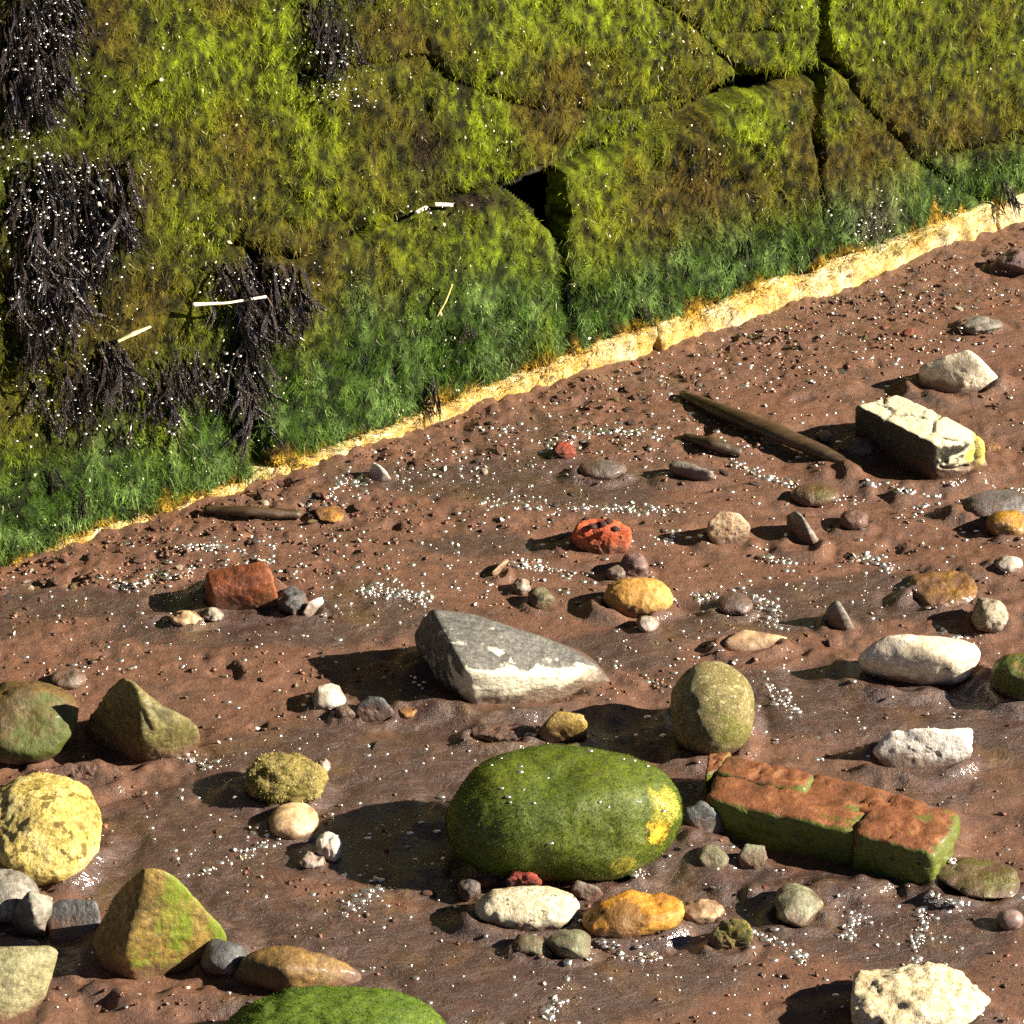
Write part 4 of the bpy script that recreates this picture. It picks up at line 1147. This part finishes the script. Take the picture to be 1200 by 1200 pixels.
ell('golden_stone', 'wet golden brown stone at the right edge', 'stone', 1180, 615, 50, 34, m_gs, k=0.7, sink=0.2, seed=98, amp=0.04, sub=4)
ell('dark_wet_stone', 'dark wet stone behind the golden one at the right edge', 'stone', 1172, 592, 92, 36, m_bg, k=0.45, sink=0.25, seed=99, amp=0.06, sub=4)
m_mr = mat_stone('moss_right', srgb(132, 104, 40), srgb(84, 70, 26), srgb(166, 130, 60), 24, rough=0.5, moss=(srgb(84, 104, 22), srgb(60, 80, 14), 0.42, 0.64, (-.4, -.4, .2), 0.25, 24))
ell('mossy_right_stone', 'green and orange mossy boulder cut by the right edge below the cream stone', 'boulder', 1200, 794, 76, 66, m_mr, k=0.85, sink=0.15, seed=100, amp=0.05)
ell('grey_flake', 'small pale grey flake close to the wall at upper right', 'fragment', 1150, 382, 50, 22, m_gr, k=0.5, sink=0.2, seed=101, amp=0.12, sub=4)
ell('brown_stone', 'brown stone against the wall foot at the right edge', 'stone', 1196, 306, 52, 30, m_mv, k=0.7, sink=0.2, seed=102, amp=0.08, sub=4)
ell('tan_pebble', 'small tan pebble lying in the shadow of the crusted block', 'pebble', 966, 511, 20, 14, m_cr, k=0.7, sink=0.2, seed=103, amp=0.08, sub=4)
ell('brown_pebble', 'dull mauve pebble under the shaded side of the crusted block', 'pebble', 1004, 524, 44, 28, m_mv, k=0.7, sink=0.25, seed=104, amp=0.08, sub=4)
ell('gold_chip', 'small yellow chip at the right corner of the crusted block', 'fragment', 1162, 524, 22, 12, m_oy, k=0.6, sink=0.1, seed=105, amp=0.08, sub=4)
ell('white_cluster_pebble', 'white chip in the little group left of the yellow pebble', 'pebble', 612, 688, 22, 20, m_wp, k=0.7, sink=0.2, seed=106, amp=0.14, sub=4)
ell('green_cluster_pebble', 'green and white pebble lowest of the little group left of the yellow pebble', 'pebble', 634, 702, 34, 26, m_gg, k=0.8, sink=0.2, seed=107, amp=0.08, sub=4)
hull('cluster_sliver', 'thin pale sliver topmost of the little group left of the yellow pebble', 'fragment',
     [(574, 672, .006), (592, 654, .012), (598, 656, .01), (582, 676, -.003), (576, 678, -.003), (588, 666, -.006)], m_cr, 16, 0.05, 2.5, 4, 108)

# ---- fuzz on the algae covered stones
def fuzz(o, n, lmin, lmax, tint1, tint2, wid=0.0012, zmin=0.004, bare=None):
    me = o.data
    V = np.empty(len(me.vertices) * 3, np.float32); me.vertices.foreach_get('co', V); V = V.reshape(-1, 3).astype(float)
    N = np.empty(len(me.vertices) * 3, np.float32); me.vertices.foreach_get('normal', N); N = N.reshape(-1, 3).astype(float)
    F = np.empty(len(me.polygons) * 3, np.int32); me.polygons.foreach_get('vertices', F); F = F.reshape(-1, 3)
    a = V[F[:, 0]]; ar = np.linalg.norm(np.cross(V[F[:, 1]] - a, V[F[:, 2]] - a), axis=1)
    f = rng.choice(len(F), n, p=ar / ar.sum())
    w = rng.dirichlet((1, 1, 1), n)
    P = (V[F[f]] * w[..., None]).sum(1); nn = unit((N[F[f]] * w[..., None]).sum(1))
    k = P[:, 2] > zmin
    if bare: k &= np.linalg.norm(P - np.array(bare[0]), axis=1) > bare[1]
    P, nn = P[k], nn[k]; n = len(P)
    d = unit(nn * 0.7 + np.array([0, 0, -0.5]) + 0.45 * rng.normal(size=(n, 3)))
    side = unit(np.cross(d, rng.normal(size=(n, 3))))
    mixf = np.clip(0.5 + fbm(P * 60, 3, 7) * 1.4, 0, 1)[:, None]
    tint = (np.array(tint1) * mixf + np.array(tint2) * (1 - mixf)) * rng.uniform(0.6, 1.4, (n, 1))
    Vs, Fs, T = strands(P - nn * 0.0005, d, side, rng.uniform(lmin, lmax, n), np.full(n, wid), 0.2 * rng.normal(size=(n, 3)), np.clip(tint, 0, .9))
    c = obj('algae_fuzz', mesh_np('algae_fuzz', Vs, Fs, False, {'tint': T}), m_turf, o)
    tag(c, 'fine algae fuzz', kind='stuff')
fuzz(gb2, 40000, .001, .0030, srgb(98, 124, 26), srgb(70, 98, 14), 0.0006)
fuzz(lo_, 5000, .001, .0032, srgb(216, 200, 130), srgb(140, 128, 56), .0008)

fuzz(gb, 52000, .0010, .0028, srgb(92, 106, 14), srgb(64, 84, 6), 0.0006, 0.004, ((0.094, -0.044, 0.050), 0.014))

# ------------------------------------------------------------------ sticks, straw, leaves
def tube(name, pts, radii, mat, label, cat, sides=8, seed=0, flat=1.0):
    pts = np.array(pts, float); base = pts[0].copy(); pts = pts - base
    k = 24
    tt = np.linspace(0, len(pts) - 1, k)
    P = np.stack([np.interp(tt, np.arange(len(pts)), pts[:, j]) for j in range(3)], 1)
    for _ in range(2):
        P[1:-1] = (P[:-2] + 2 * P[1:-1] + P[2:]) / 4
    rr = np.interp(tt, np.linspace(0, len(pts) - 1, len(radii)), radii)
    T = unit(np.gradient(P, axis=0))
    s1 = unit(np.cross(T, [0.1, 0.2, 1.0])); s2 = np.cross(s1, T)
    V = []
    ph = np.linspace(0, 2 * math.pi, sides, endpoint=False)
    for i in range(k):
        wob = 1 + 0.18 * fbm(np.stack([np.cos(ph), np.sin(ph), np.full(sides, i * 0.35 + seed)], 1) * 1.5, 2, seed)
        V.append(P[i] + (np.cos(ph) * wob)[:, None] * s1[i] * rr[i] + (np.sin(ph) * wob * flat)[:, None] * s2[i] * rr[i])
    V = np.concatenate(V + [P[:1], P[-1:]])
    I = np.arange(k * sides).reshape(k, sides)
    Q = np.stack([I[:-1].ravel(), np.roll(I, -1, 1)[:-1].ravel(), np.roll(I, -1, 1)[1:].ravel(), I[1:].ravel()], 1)
    e0 = np.stack([np.full(sides, k * sides), np.roll(I[0], -1), I[0]], 1); e1 = np.stack([np.full(sides, k * sides + 1), I[-1], np.roll(I[-1], -1)], 1)
    o = obj(name, mesh_np(name, V, [Q, np.concatenate([e0, e1])]), mat, None, base)
    return tag(o, label, cat)

def gp(px_, py_, up=0.0):
    P = at(px_, py_); return at(px_, py_, gz(P[0], P[1]) + up)
def wp(px_, py_, up=0.01):
    S_, q_ = wall_q(px_, py_); return wall_pt(np.array(S_[0]), np.array(S_[1]), np.array(q_ + up))

m_wood = mat_plain('wet_wood', srgb(40, 29, 17), srgb(82, 62, 36), 40, 0.5, 0.8, 0.2, (1, 6, 1))
m_straw = mat_plain('pale_straw', srgb(236, 222, 184), srgb(248, 240, 220), 60, 0.5)
m_blade = mat_plain('yellow_blade', srgb(206, 196, 80), srgb(236, 226, 140), 60, 0.45)
m_leaf = mat_plain('pale_leaf', srgb(222, 214, 140), srgb(240, 236, 190), 60, 0.45)
tube('long_stick', [gp(800, 462, .004), gp(845, 482, .010), gp(905, 505, .012), gp(960, 528, .010), gp(1006, 552, .002)], [.006, .011, .012, .010, .007], m_wood, 'long dark driftwood stick lying towards the crusted block', 'stick', 10, 3, 0.8)
tube('short_stick', [gp(802, 512, .003), gp(836, 520, .006), gp(868, 530, .002)], [.006, .009, .007], m_wood, 'short dark driftwood piece below the long stick', 'stick', 8, 5, 0.8)
tube('driftwood_stick', [gp(240, 597, .008), gp(290, 599, .010), gp(352, 603, .006)], [.005, .0075, .006], m_wood, 'dark stick lying along the yellow footing at left', 'stick', 8, 7, 0.8)
tube('straw', [wp(216, 352, .02), wp(250, 347, .03), wp(299, 341, .034)], [.0026, .0013, .0015], m_straw, 'pale straight straw caught on the wall ledge', 'straw', 6, 9)
tube('bent_straw', [wp(300, 341, .034), wp(305, 352, .034), wp(304, 364, .03)], [.0016, .0022, .0012], m_wood, 'short olive straw hanging from the end of the pale straw', 'straw', 6, 10, 0.5)
tube('grass_blade', [wp(502, 366, .008), wp(505, 350, .012), wp(515, 326, .012)], [.0012, .003, .002], m_blade, 'upright yellow blade stuck in the green algae', 'blade', 6, 11, 0.4)
tube('pale_leaf', [wp(130, 396, .012), wp(146, 386, .016), wp(168, 378, .012)], [.0035, .0045, .002], m_leaf, 'small pale yellow leaf on the wall left of the straw', 'leaf', 6, 12, 0.4)
tube('white_flake', [wp(479, 245, .012), wp(498, 242, .012)], [.003, .003], m_straw, 'pale flake in the joint left of the black hole', 'flake', 6, 13, 0.5)
tube('white_flake', [wp(508, 239, .012), wp(525, 238, .012)], [.0038, .0036], m_straw, 'brighter pale flake in the joint nearest the black hole', 'flake', 6, 14, 0.6)
hull('flat_stone', 'flat dark brown slab lying between the yellow stone and the pointed boulder', 'stone',
     [(46, 904, .006), (76, 894, .012), (128, 894, .011), (148, 906, .005), (134, 918, -.004), (58, 917, -.004), (100, 905, -.012)], m_pu, 14, 0.12, 3.0, 5, 110)

# ------------------------------------------------------------------ the sand settles round the stones
UPZ = np.zeros_like(GZ); DNZ = np.zeros_like(GZ)
for (cx, cy, w, h) in STONES:
    P = at(cx, cy + h * 0.45); m_ = mpp(cx, cy)
    a = w * m_; b_ = max(0.55 * h * m_ / SP, 0.5 * a)
    if a < 0.008: continue
    R_ = 2.2 * max(a, b_)
    i0, i1 = np.searchsorted(gx, (P[0] - 1.5 * R_, P[0] + R_)); j0, j1 = np.searchsorted(gy, (P[1] - R_, P[1] + R_))
    X, Y = GX[j0:j1, i0:i1], GY[j0:j1, i0:i1]
    if X.size == 0: continue
    dx = (X - P[0]) / a; dx = np.where(dx < 0, dx * 0.8, dx); dy = (Y - P[1]) / b_
    rho = np.sqrt(dx * dx + dy * dy) * (1 + 0.25 * n2(X, Y, 30, 30, 900, 2))
    amp_ = min(0.012, 0.22 * a + 0.0025)
    up_ = amp_ * np.exp(-((rho - 0.93) / 0.25) ** 2) * np.clip(0.55 + 1.3 * n2(X, Y, 22, 26, 901, 3), 0, 1.3)
    dn_ = -0.3 * amp_ * np.exp(-((rho - 1.5) / 0.25) ** 2)
    UPZ[j0:j1, i0:i1] = np.maximum(UPZ[j0:j1, i0:i1], up_); DNZ[j0:j1, i0:i1] = np.minimum(DNZ[j0:j1, i0:i1], dn_)
GZ += UPZ + DNZ * (1 - smooth(0.0, 0.004, UPZ))
co = np.stack([GX.ravel(), GY.ravel(), GZ.ravel()], 1).astype(np.float32)
beach.data.vertices.foreach_set('co', co.ravel())
beach.data.update()

# ------------------------------------------------------------------ loose pebbles
PROTO = []
for i in range(12):
    r = np.random.default_rng(3000 + i)
    U, F = ICO[3]
    n0 = unit(r.normal(size=(10, 3))); d0 = r.uniform(0.42, 0.9, 10)
    rr = (1 + np.sum((np.maximum(U @ n0.T, 0) / d0) ** 22, 1)) ** (-1 / 22)
    V = U * rr[:, None] * np.array([1, r.uniform(.6, .95), r.uniform(.35, .75)])
    V = V * (1 + 0.12 * fbm(U * 2.2, 3, i))[:, None]
    PROTO.append((V, F))
PM = [('brown', mat_stone('pebble_brown', srgb(128, 84, 62), srgb(86, 54, 42), srgb(156, 110, 84), 60, dirt=False, rough=0.5)),
      ('dark', mat_stone('pebble_dark', srgb(84, 66, 58), srgb(50, 40, 38), srgb(110, 90, 78), 60, dirt=False, rough=0.4)),
      ('pale', mat_stone('pebble_pale', srgb(226, 206, 176), srgb(186, 158, 124), srgb(240, 230, 210), 60, dirt=False, rough=0.5)),
      ('red', mat_stone('pebble_red', srgb(172, 84, 58), srgb(126, 58, 44), srgb(198, 116, 84), 60, dirt=False, rough=0.5)),
      ('olive', mat_stone('pebble_olive', srgb(140, 122, 60), srgb(98, 86, 40), srgb(172, 150, 84), 60, dirt=False, rough=0.5))]
PMESH = {}
for nm, mt in PM:
    for i, (V, F) in enumerate(PROTO):
        me = mesh_np('pebble', V, [F]); me.materials.append(mt); PMESH[nm, i] = me
LBL = {'brown': 'reddish brown lump', 'dark': 'dark wet pebble', 'pale': 'pale shell coloured chip', 'red': 'brick red crumb', 'olive': 'olive brown pebble'}
NAMED = [(660, 957, 136, 79, 'the big green boulder'), (975, 955, 145, 80, 'the brickwork chunk'), (600, 775, 118, 62, 'the grey slate wedge'), (834, 832, 49, 55, 'the olive egg stone'),
         (1078, 775, 78, 33, 'the long cream stone'), (1080, 879, 63, 27, 'the white chalk stone'), (1072, 1174, 89, 48, 'the rough cream stone at bottom right'), (1080, 517, 80, 54, 'the crusted block'),
         (1132, 438, 48, 28, 'the pointed pale stone'), (704, 632, 36, 24, 'the orange holed brick'), (284, 689, 46, 33, 'the dull red brick'), (166, 846, 70, 54, 'the pointed boulder'),
         (46, 974, 71, 62, 'the yellow stone'), (190, 1087, 84, 75, 'the pyramid boulder'), (390, 1226, 135, 64, 'the green boulder at the bottom'), (334, 914, 47, 29, 'the fuzzy olive stone'),
         (618, 1065, 62, 25, 'the speckled white stone'), (742, 1072, 60, 27, 'the ochre stone'), (934, 1063, 31, 25, 'the sage stone'), (748, 700, 41, 23, 'the yellow pebble'),
         (708, 551, 30, 12, 'the flat blue grey stone'), (905, 505, 100, 40, 'the long stick'), (850, 620, 30, 22, 'the rough pale stone'), (1106, 690, 40, 25, 'the sunk orange stone'),
         (296, 600, 56, 8, 'the stick by the footing'), (1180, 615, 25, 17, 'the golden stone'), (884, 752, 40, 16, 'the flat cream flake'), (446, 554, 14, 14, 'the white wedge by the footing'),
         (1150, 382, 25, 11, 'the pale grey flake'), (1196, 306, 26, 15, 'the brown stone by the wall'), (500, 495, 12, 12, 'the crack in the footing'), (768, 405, 12, 12, 'the footing joint right of centre'),
         (20, 672, 20, 10, 'the thin left end of the footing'), (1146, 1030, 52, 23, 'the low mossy stone')]
rp = random.Random(5)
cnt = {k: 0 for k, _ in PM}
tries = 0
while sum(cnt.values()) < 240 and tries < 9000:
    tries += 1
    if rp.random() < 0.4:
        x = rp.uniform(20, 1190); y = basey(x) + abs(rp.gauss(0, 55)) * (0.35 + 0.8 * x / 1200) + 5
    else:
        x = rp.uniform(-10, 1210); y = basey(x) + rp.uniform(4, 1) + rp.random() ** 1.3 * (1205 - basey(x))
    if y > 1205: continue
    if any(abs(x - a) < w + 3 and abs(y - b_) < h + 3 for a, b_, w, h in STONES): continue
    near = (y - basey(x)) < 140
    u = rp.random()
    nm = 'brown' if u < .48 else 'dark' if u < .62 else 'pale' if u < .82 else 'red' if u < .92 else 'olive'
    if cnt[nm] > 150: continue
    s = rp.uniform(2.6, 6.5) if rp.random() < .85 else rp.uniform(6, 10)
    if nm == 'pale': s *= 0.75
    if not near: s *= 0.8
    mp = mpp(x, y); P = gp(x, y)
    sc = s * mp
    o = obj('pebble', PMESH[nm, rp.randrange(12)], None, None, (P[0], P[1], P[2] + sc * 0.2), (rp.gauss(0, .3), rp.gauss(0, .3), rp.uniform(0, 6.28)))
    o.scale = (sc * rp.uniform(.9, 1.5), sc, sc)
    bx, by, bw, bh, bn = min((q_ for q_ in NAMED), key=lambda q_: math.hypot(max(abs(x - q_[0]) - q_[2], 0), max(abs(y - q_[1]) - q_[3], 0)))
    side_ = ('left of' if x < bx else 'right of') if abs(x - bx) / bw > abs(y - by) / bh else ('above' if y < by else 'below')
    sz_ = 'tiny' if s < 3.4 else 'small' if s < 5.5 else 'larger'
    tag(o, sz_ + ' ' + LBL[nm] + ' ' + side_ + ' ' + bn, 'pebble', 'loose ' + nm + ' pebbles on the sand')
    cnt[nm] += 1

# ------------------------------------------------------------------ grit and metal beads that stand in for sun glints
LINES = [((740, 692), (835, 694), 26), ((1000, 655), (1045, 668), 30), ((1075, 596), (1125, 562), 40), ((1125, 580), (1198, 572), 30), ((215, 1035), (335, 978), 16),
         ((640, 1198), (668, 1108), 14), ((988, 1098), (1008, 1062), 22), ((1068, 1125), (1088, 1055), 16), ((1085, 1050), (1130, 1062), 22), ((850, 1085), (945, 1130), 18),
         ((700, 1104), (775, 1118), 20), ((405, 1072), (455, 1022), 16), ((905, 795), (935, 835), 14), ((880, 700), (910, 735), 18), ((1010, 915), (1065, 905), 14),
         ((960, 895), (1005, 905), 20), ((740, 632), (800, 624), 26), ((600, 660), (690, 672), 34), ((380, 590), (430, 560), 24), ((210, 640), (330, 668), 24), ((1090, 985), (1115, 1010), 22),
         ((640, 520), (760, 508), 60), ((420, 690), (500, 700), 46), ((130, 690), (220, 668), 34), ((560, 590), (800, 600), 40), ((1100, 735), (1150, 748), 14), ((1070, 690), (1110, 712), 18),
         ((1010, 570), (1070, 580), 40), ((20, 835), (140, 770), 8), ((620, 1098), (690, 1122), 16), ((690, 1020), (760, 1030), 12), ((210, 885), (270, 890), 14), ((860, 545), (1000, 590), 40), ((880, 640), (930, 655), 20)]
CL = [(470, 690, 60, 24, 46), (300, 640, 90, 26, 50), (700, 515, 80, 26, 70), (430, 570, 90, 26, 50), (900, 520, 60, 16, 26), (680, 675, 70, 14, 36), (1100, 610, 90, 30, 46), (940, 400, 120, 30, 90), (1080, 345, 80, 20, 60),
      (780, 780, 60, 20, 30), (985, 900, 50, 14, 26), (870, 830, 60, 30, 20), (1040, 480, 120, 60, 30), (760, 440, 60, 22, 40), (540, 530, 60, 20, 34), (180, 660, 70, 18, 36), (1000, 690, 80, 20, 26), (890, 710, 50, 24, 26),
      (420, 1040, 50, 40, 16), (850, 1100, 70, 40, 24), (1040, 1080, 100, 50, 22), (600, 600, 150, 30, 46), (730, 1090, 60, 18, 18), (150, 770, 110, 30, 16), (640, 860, 90, 24, 10), (560, 770, 40, 60, 8)]
pts = []
for (a, b_, n_) in LINES:
    for i in range(int(n_ * 3.4)):
        f = rp.random(); bow = 9 * math.sin(f * math.pi) * ((n_ % 3) - 1)
        pts.append((a[0] + (b_[0] - a[0]) * f + rp.gauss(0, 5), a[1] + (b_[1] - a[1]) * f + bow + rp.gauss(0, 3.2), 1.0))
for (a, b_, ra, rb_, n_) in CL:
    for i in range(int(n_ * 2.2)):
        pts.append((a + rp.gauss(0, ra * 1.0), b_ + rp.gauss(0, rb_ * 1.0), 0.9))
for i in range(2300):
    x = rp.uniform(0, 1200); y = basey(x) + 6 + rp.random() * (1195 - basey(x))
    if y > 800 and rp.random() < 0.45: continue
    pts.append((x, y, 0.8))
pts = [p for p in pts if p[1] > basey(p[0]) + 2 and not any(abs(p[0] - a) < w * .8 and abs(p[1] - b_) < h * .8 for a, b_, w, h in STONES)]
GP = np.array([gp(x, y, 0.0) for x, y, s in pts]); GS = np.array([s for *_, s in pts])
n = len(GP)
ischip = rng.random(n) < 0.12
sz = (0.0010 + 0.0030 * rng.random(n) ** 1.6) * GS
Pc = GP[ischip]; Pc[:, 2] += sz[ischip] * 0.35
V, F = chips(Pc, sz[ischip], np.array([0, 0, 0.7]) + np.array(LDIR) * 0.8, 0.16)  # white flakes turned sunward stand in for glints among the shell bits
cc = np.array([srgb(250, 244, 228), srgb(246, 232, 190), srgb(240, 230, 246), srgb(244, 214, 196)])[rng.choice(4, ischip.sum(), p=[.55, .25, .1, .1])] * rng.uniform(.8, 1, (ischip.sum(), 1))
o = obj('glint_grit', mesh_np('glint_grit', V, F, False, {'tint': np.repeat(cc, 6, 0)}), m_chip)
tag(o, 'pale shell grit and white flakes for sun glints on the wet sand', 'grit', kind='stuff')
# metal beads and glossy brown grains added as sun glints on the sand
Pb = GP[~ischip]; shiny = rng.random(len(Pb)) < 0.72
sb = np.where(shiny, 0.0009 + 0.0025 * rng.random(len(Pb)) ** 1.7, 0.0010 + 0.0024 * rng.random(len(Pb)) ** 2) * GS[~ischip]
# a few sit on the big green boulder and the brickwork
GV = np.array([v.co[:] for v in gb.data.vertices]) + np.array(gb.location)
GN = np.array([v.normal[:] for v in gb.data.vertices])
face_cam = (GN @ np.array([0, -CP, SP])) > 0.25
gpx, gpy = proj(GV)
for (x_, y_) in [(588, 924), (597, 934), (612, 924), (608, 905), (609, 898), (625, 941), (577, 897), (704, 938), (712, 945), (745, 887), (760, 896), (730, 882), (585, 887), (645, 990), (690, 880), (600, 940), (775, 950), (640, 912)]:
    k_ = np.argmin((gpx - x_) ** 2 + (gpy - y_) ** 2 + 1e9 * ~face_cam)
    Pb = np.concatenate([Pb, GV[k_][None]]); sb = np.append(sb, rng.uniform(.0013, .0022))
bm = bmesh.new(); bmesh.ops.create_icosphere(bm, subdivisions=2, radius=1)
bm.verts.ensure_lookup_table()
BU = np.array([v.co[:] for v in bm.verts]); BF = np.array([[v.index for v in f.verts] for f in bm.faces]); bm.free()
BU = unit(BU)
n_ground = len(Pb)
Pb = np.concatenate([Pb, np.array(WB_P)]); sb = np.concatenate([sb, np.array(WB_S)])
nb_ = len(Pb)
scl = np.stack([sb * np.where(np.arange(nb_) < n_ground, rng.uniform(0.9, 1.8, nb_), rng.uniform(.8, 1.2, nb_)), sb * rng.uniform(.8, 1.2, nb_), sb * rng.uniform(.4, .6, nb_)], 1)
V = Pb[:, None] + BU[None] * scl[:, None]
Fb = (np.arange(nb_)[:, None, None] * len(BU) + BF[None]).reshape(-1, 3)
tb = NT('glint_grain')
tb.b.inputs['IOR'].default_value = 2.7
m_bead = tb.done(srgb(96, 72, 58), 0.24)
tb2 = NT('glint_metal')
tb2.b.inputs['IOR'].default_value = 2.7
tb2.b.inputs['Metallic'].default_value = 1.0  # bare metal in place of water, brightens the glints
m_glint = tb2.done((0.92, 0.88, 0.82), 0.36)
o = wall_child('glint_beads', mesh_np('glint_beads', V[n_ground:].reshape(-1, 3), [(np.arange(nb_ - n_ground)[:, None, None] * len(BU) + BF[None]).reshape(-1, 3)]), m_glint)
tag(o, 'bright metal beads added as glints on the weed', kind='stuff')
shiny = np.concatenate([shiny, np.ones(n_ground - len(shiny), bool)])
def beads(sel, mat):
    V_ = V[:n_ground][sel]
    return obj('glint_beads', mesh_np('glint_beads', V_.reshape(-1, 3), [(np.arange(len(V_))[:, None, None] * len(BU) + BF[None]).reshape(-1, 3)]), mat)
tag(beads(~shiny, m_bead), 'small glossy brown grains added for glints on the sand', 'grit', kind='stuff')
o = beads(shiny, m_glint)
tag(o, 'bright metal beads added as sun glints on the sand', 'water', kind='stuff')

# ------------------------------------------------------------------ crumbs of sand and silt
CX, CY = [], []
for i in range(15000):
    x = rp.uniform(-20, 1220)
    y = basey(x) + 1 + (abs(rp.gauss(0, 60)) if rp.random() < .42 else rp.random() * (1210 - basey(x)))
    if y < 1215: CX.append(x); CY.append(y)
CX, CY = np.array(CX), np.array(CY)
G0 = at(CX, CY)
wv = wet_mask(G0[:, 0], G0[:, 1])
clump = n2(G0[:, 0], G0[:, 1], 16, 24, 555, 3)
k = (rng.random(len(CX)) > 0.85 * wv) & (clump + 0.55 * rng.random(len(CX)) > 0.2)
CX, CY = CX[k], CY[k]
CP_ = np.array([gp(x, y) for x, y in zip(CX, CY)])
n = len(CP_)
sz = 0.0008 + 0.0030 * rng.random(n) ** 3.5
CP_[:, 2] += sz * 0.1
V, F = chips(CP_, sz, np.array([0, 0, 1.0]), 0.6)
pal = np.array([srgb(104, 72, 53), srgb(80, 54, 41), srgb(128, 88, 64), srgb(60, 42, 34), srgb(150, 112, 84), srgb(120, 66, 46)])
cc = pal[rng.choice(6, n, p=[.34, .24, .18, .12, .07, .05])] * rng.uniform(.8, 1.2, (n, 1))
m_crumb = mat_tint('sand_crumb', 0.5, 0.5, 0.15, 0.0, 0.2)
o = obj('sand_crumbs', mesh_np('sand_crumbs', V, F, False, {'tint': np.repeat(cc, 6, 0)}), m_crumb)
tag(o, 'small crumbs of brown sand and silt strewn below the wall', 'sand', kind='stuff')
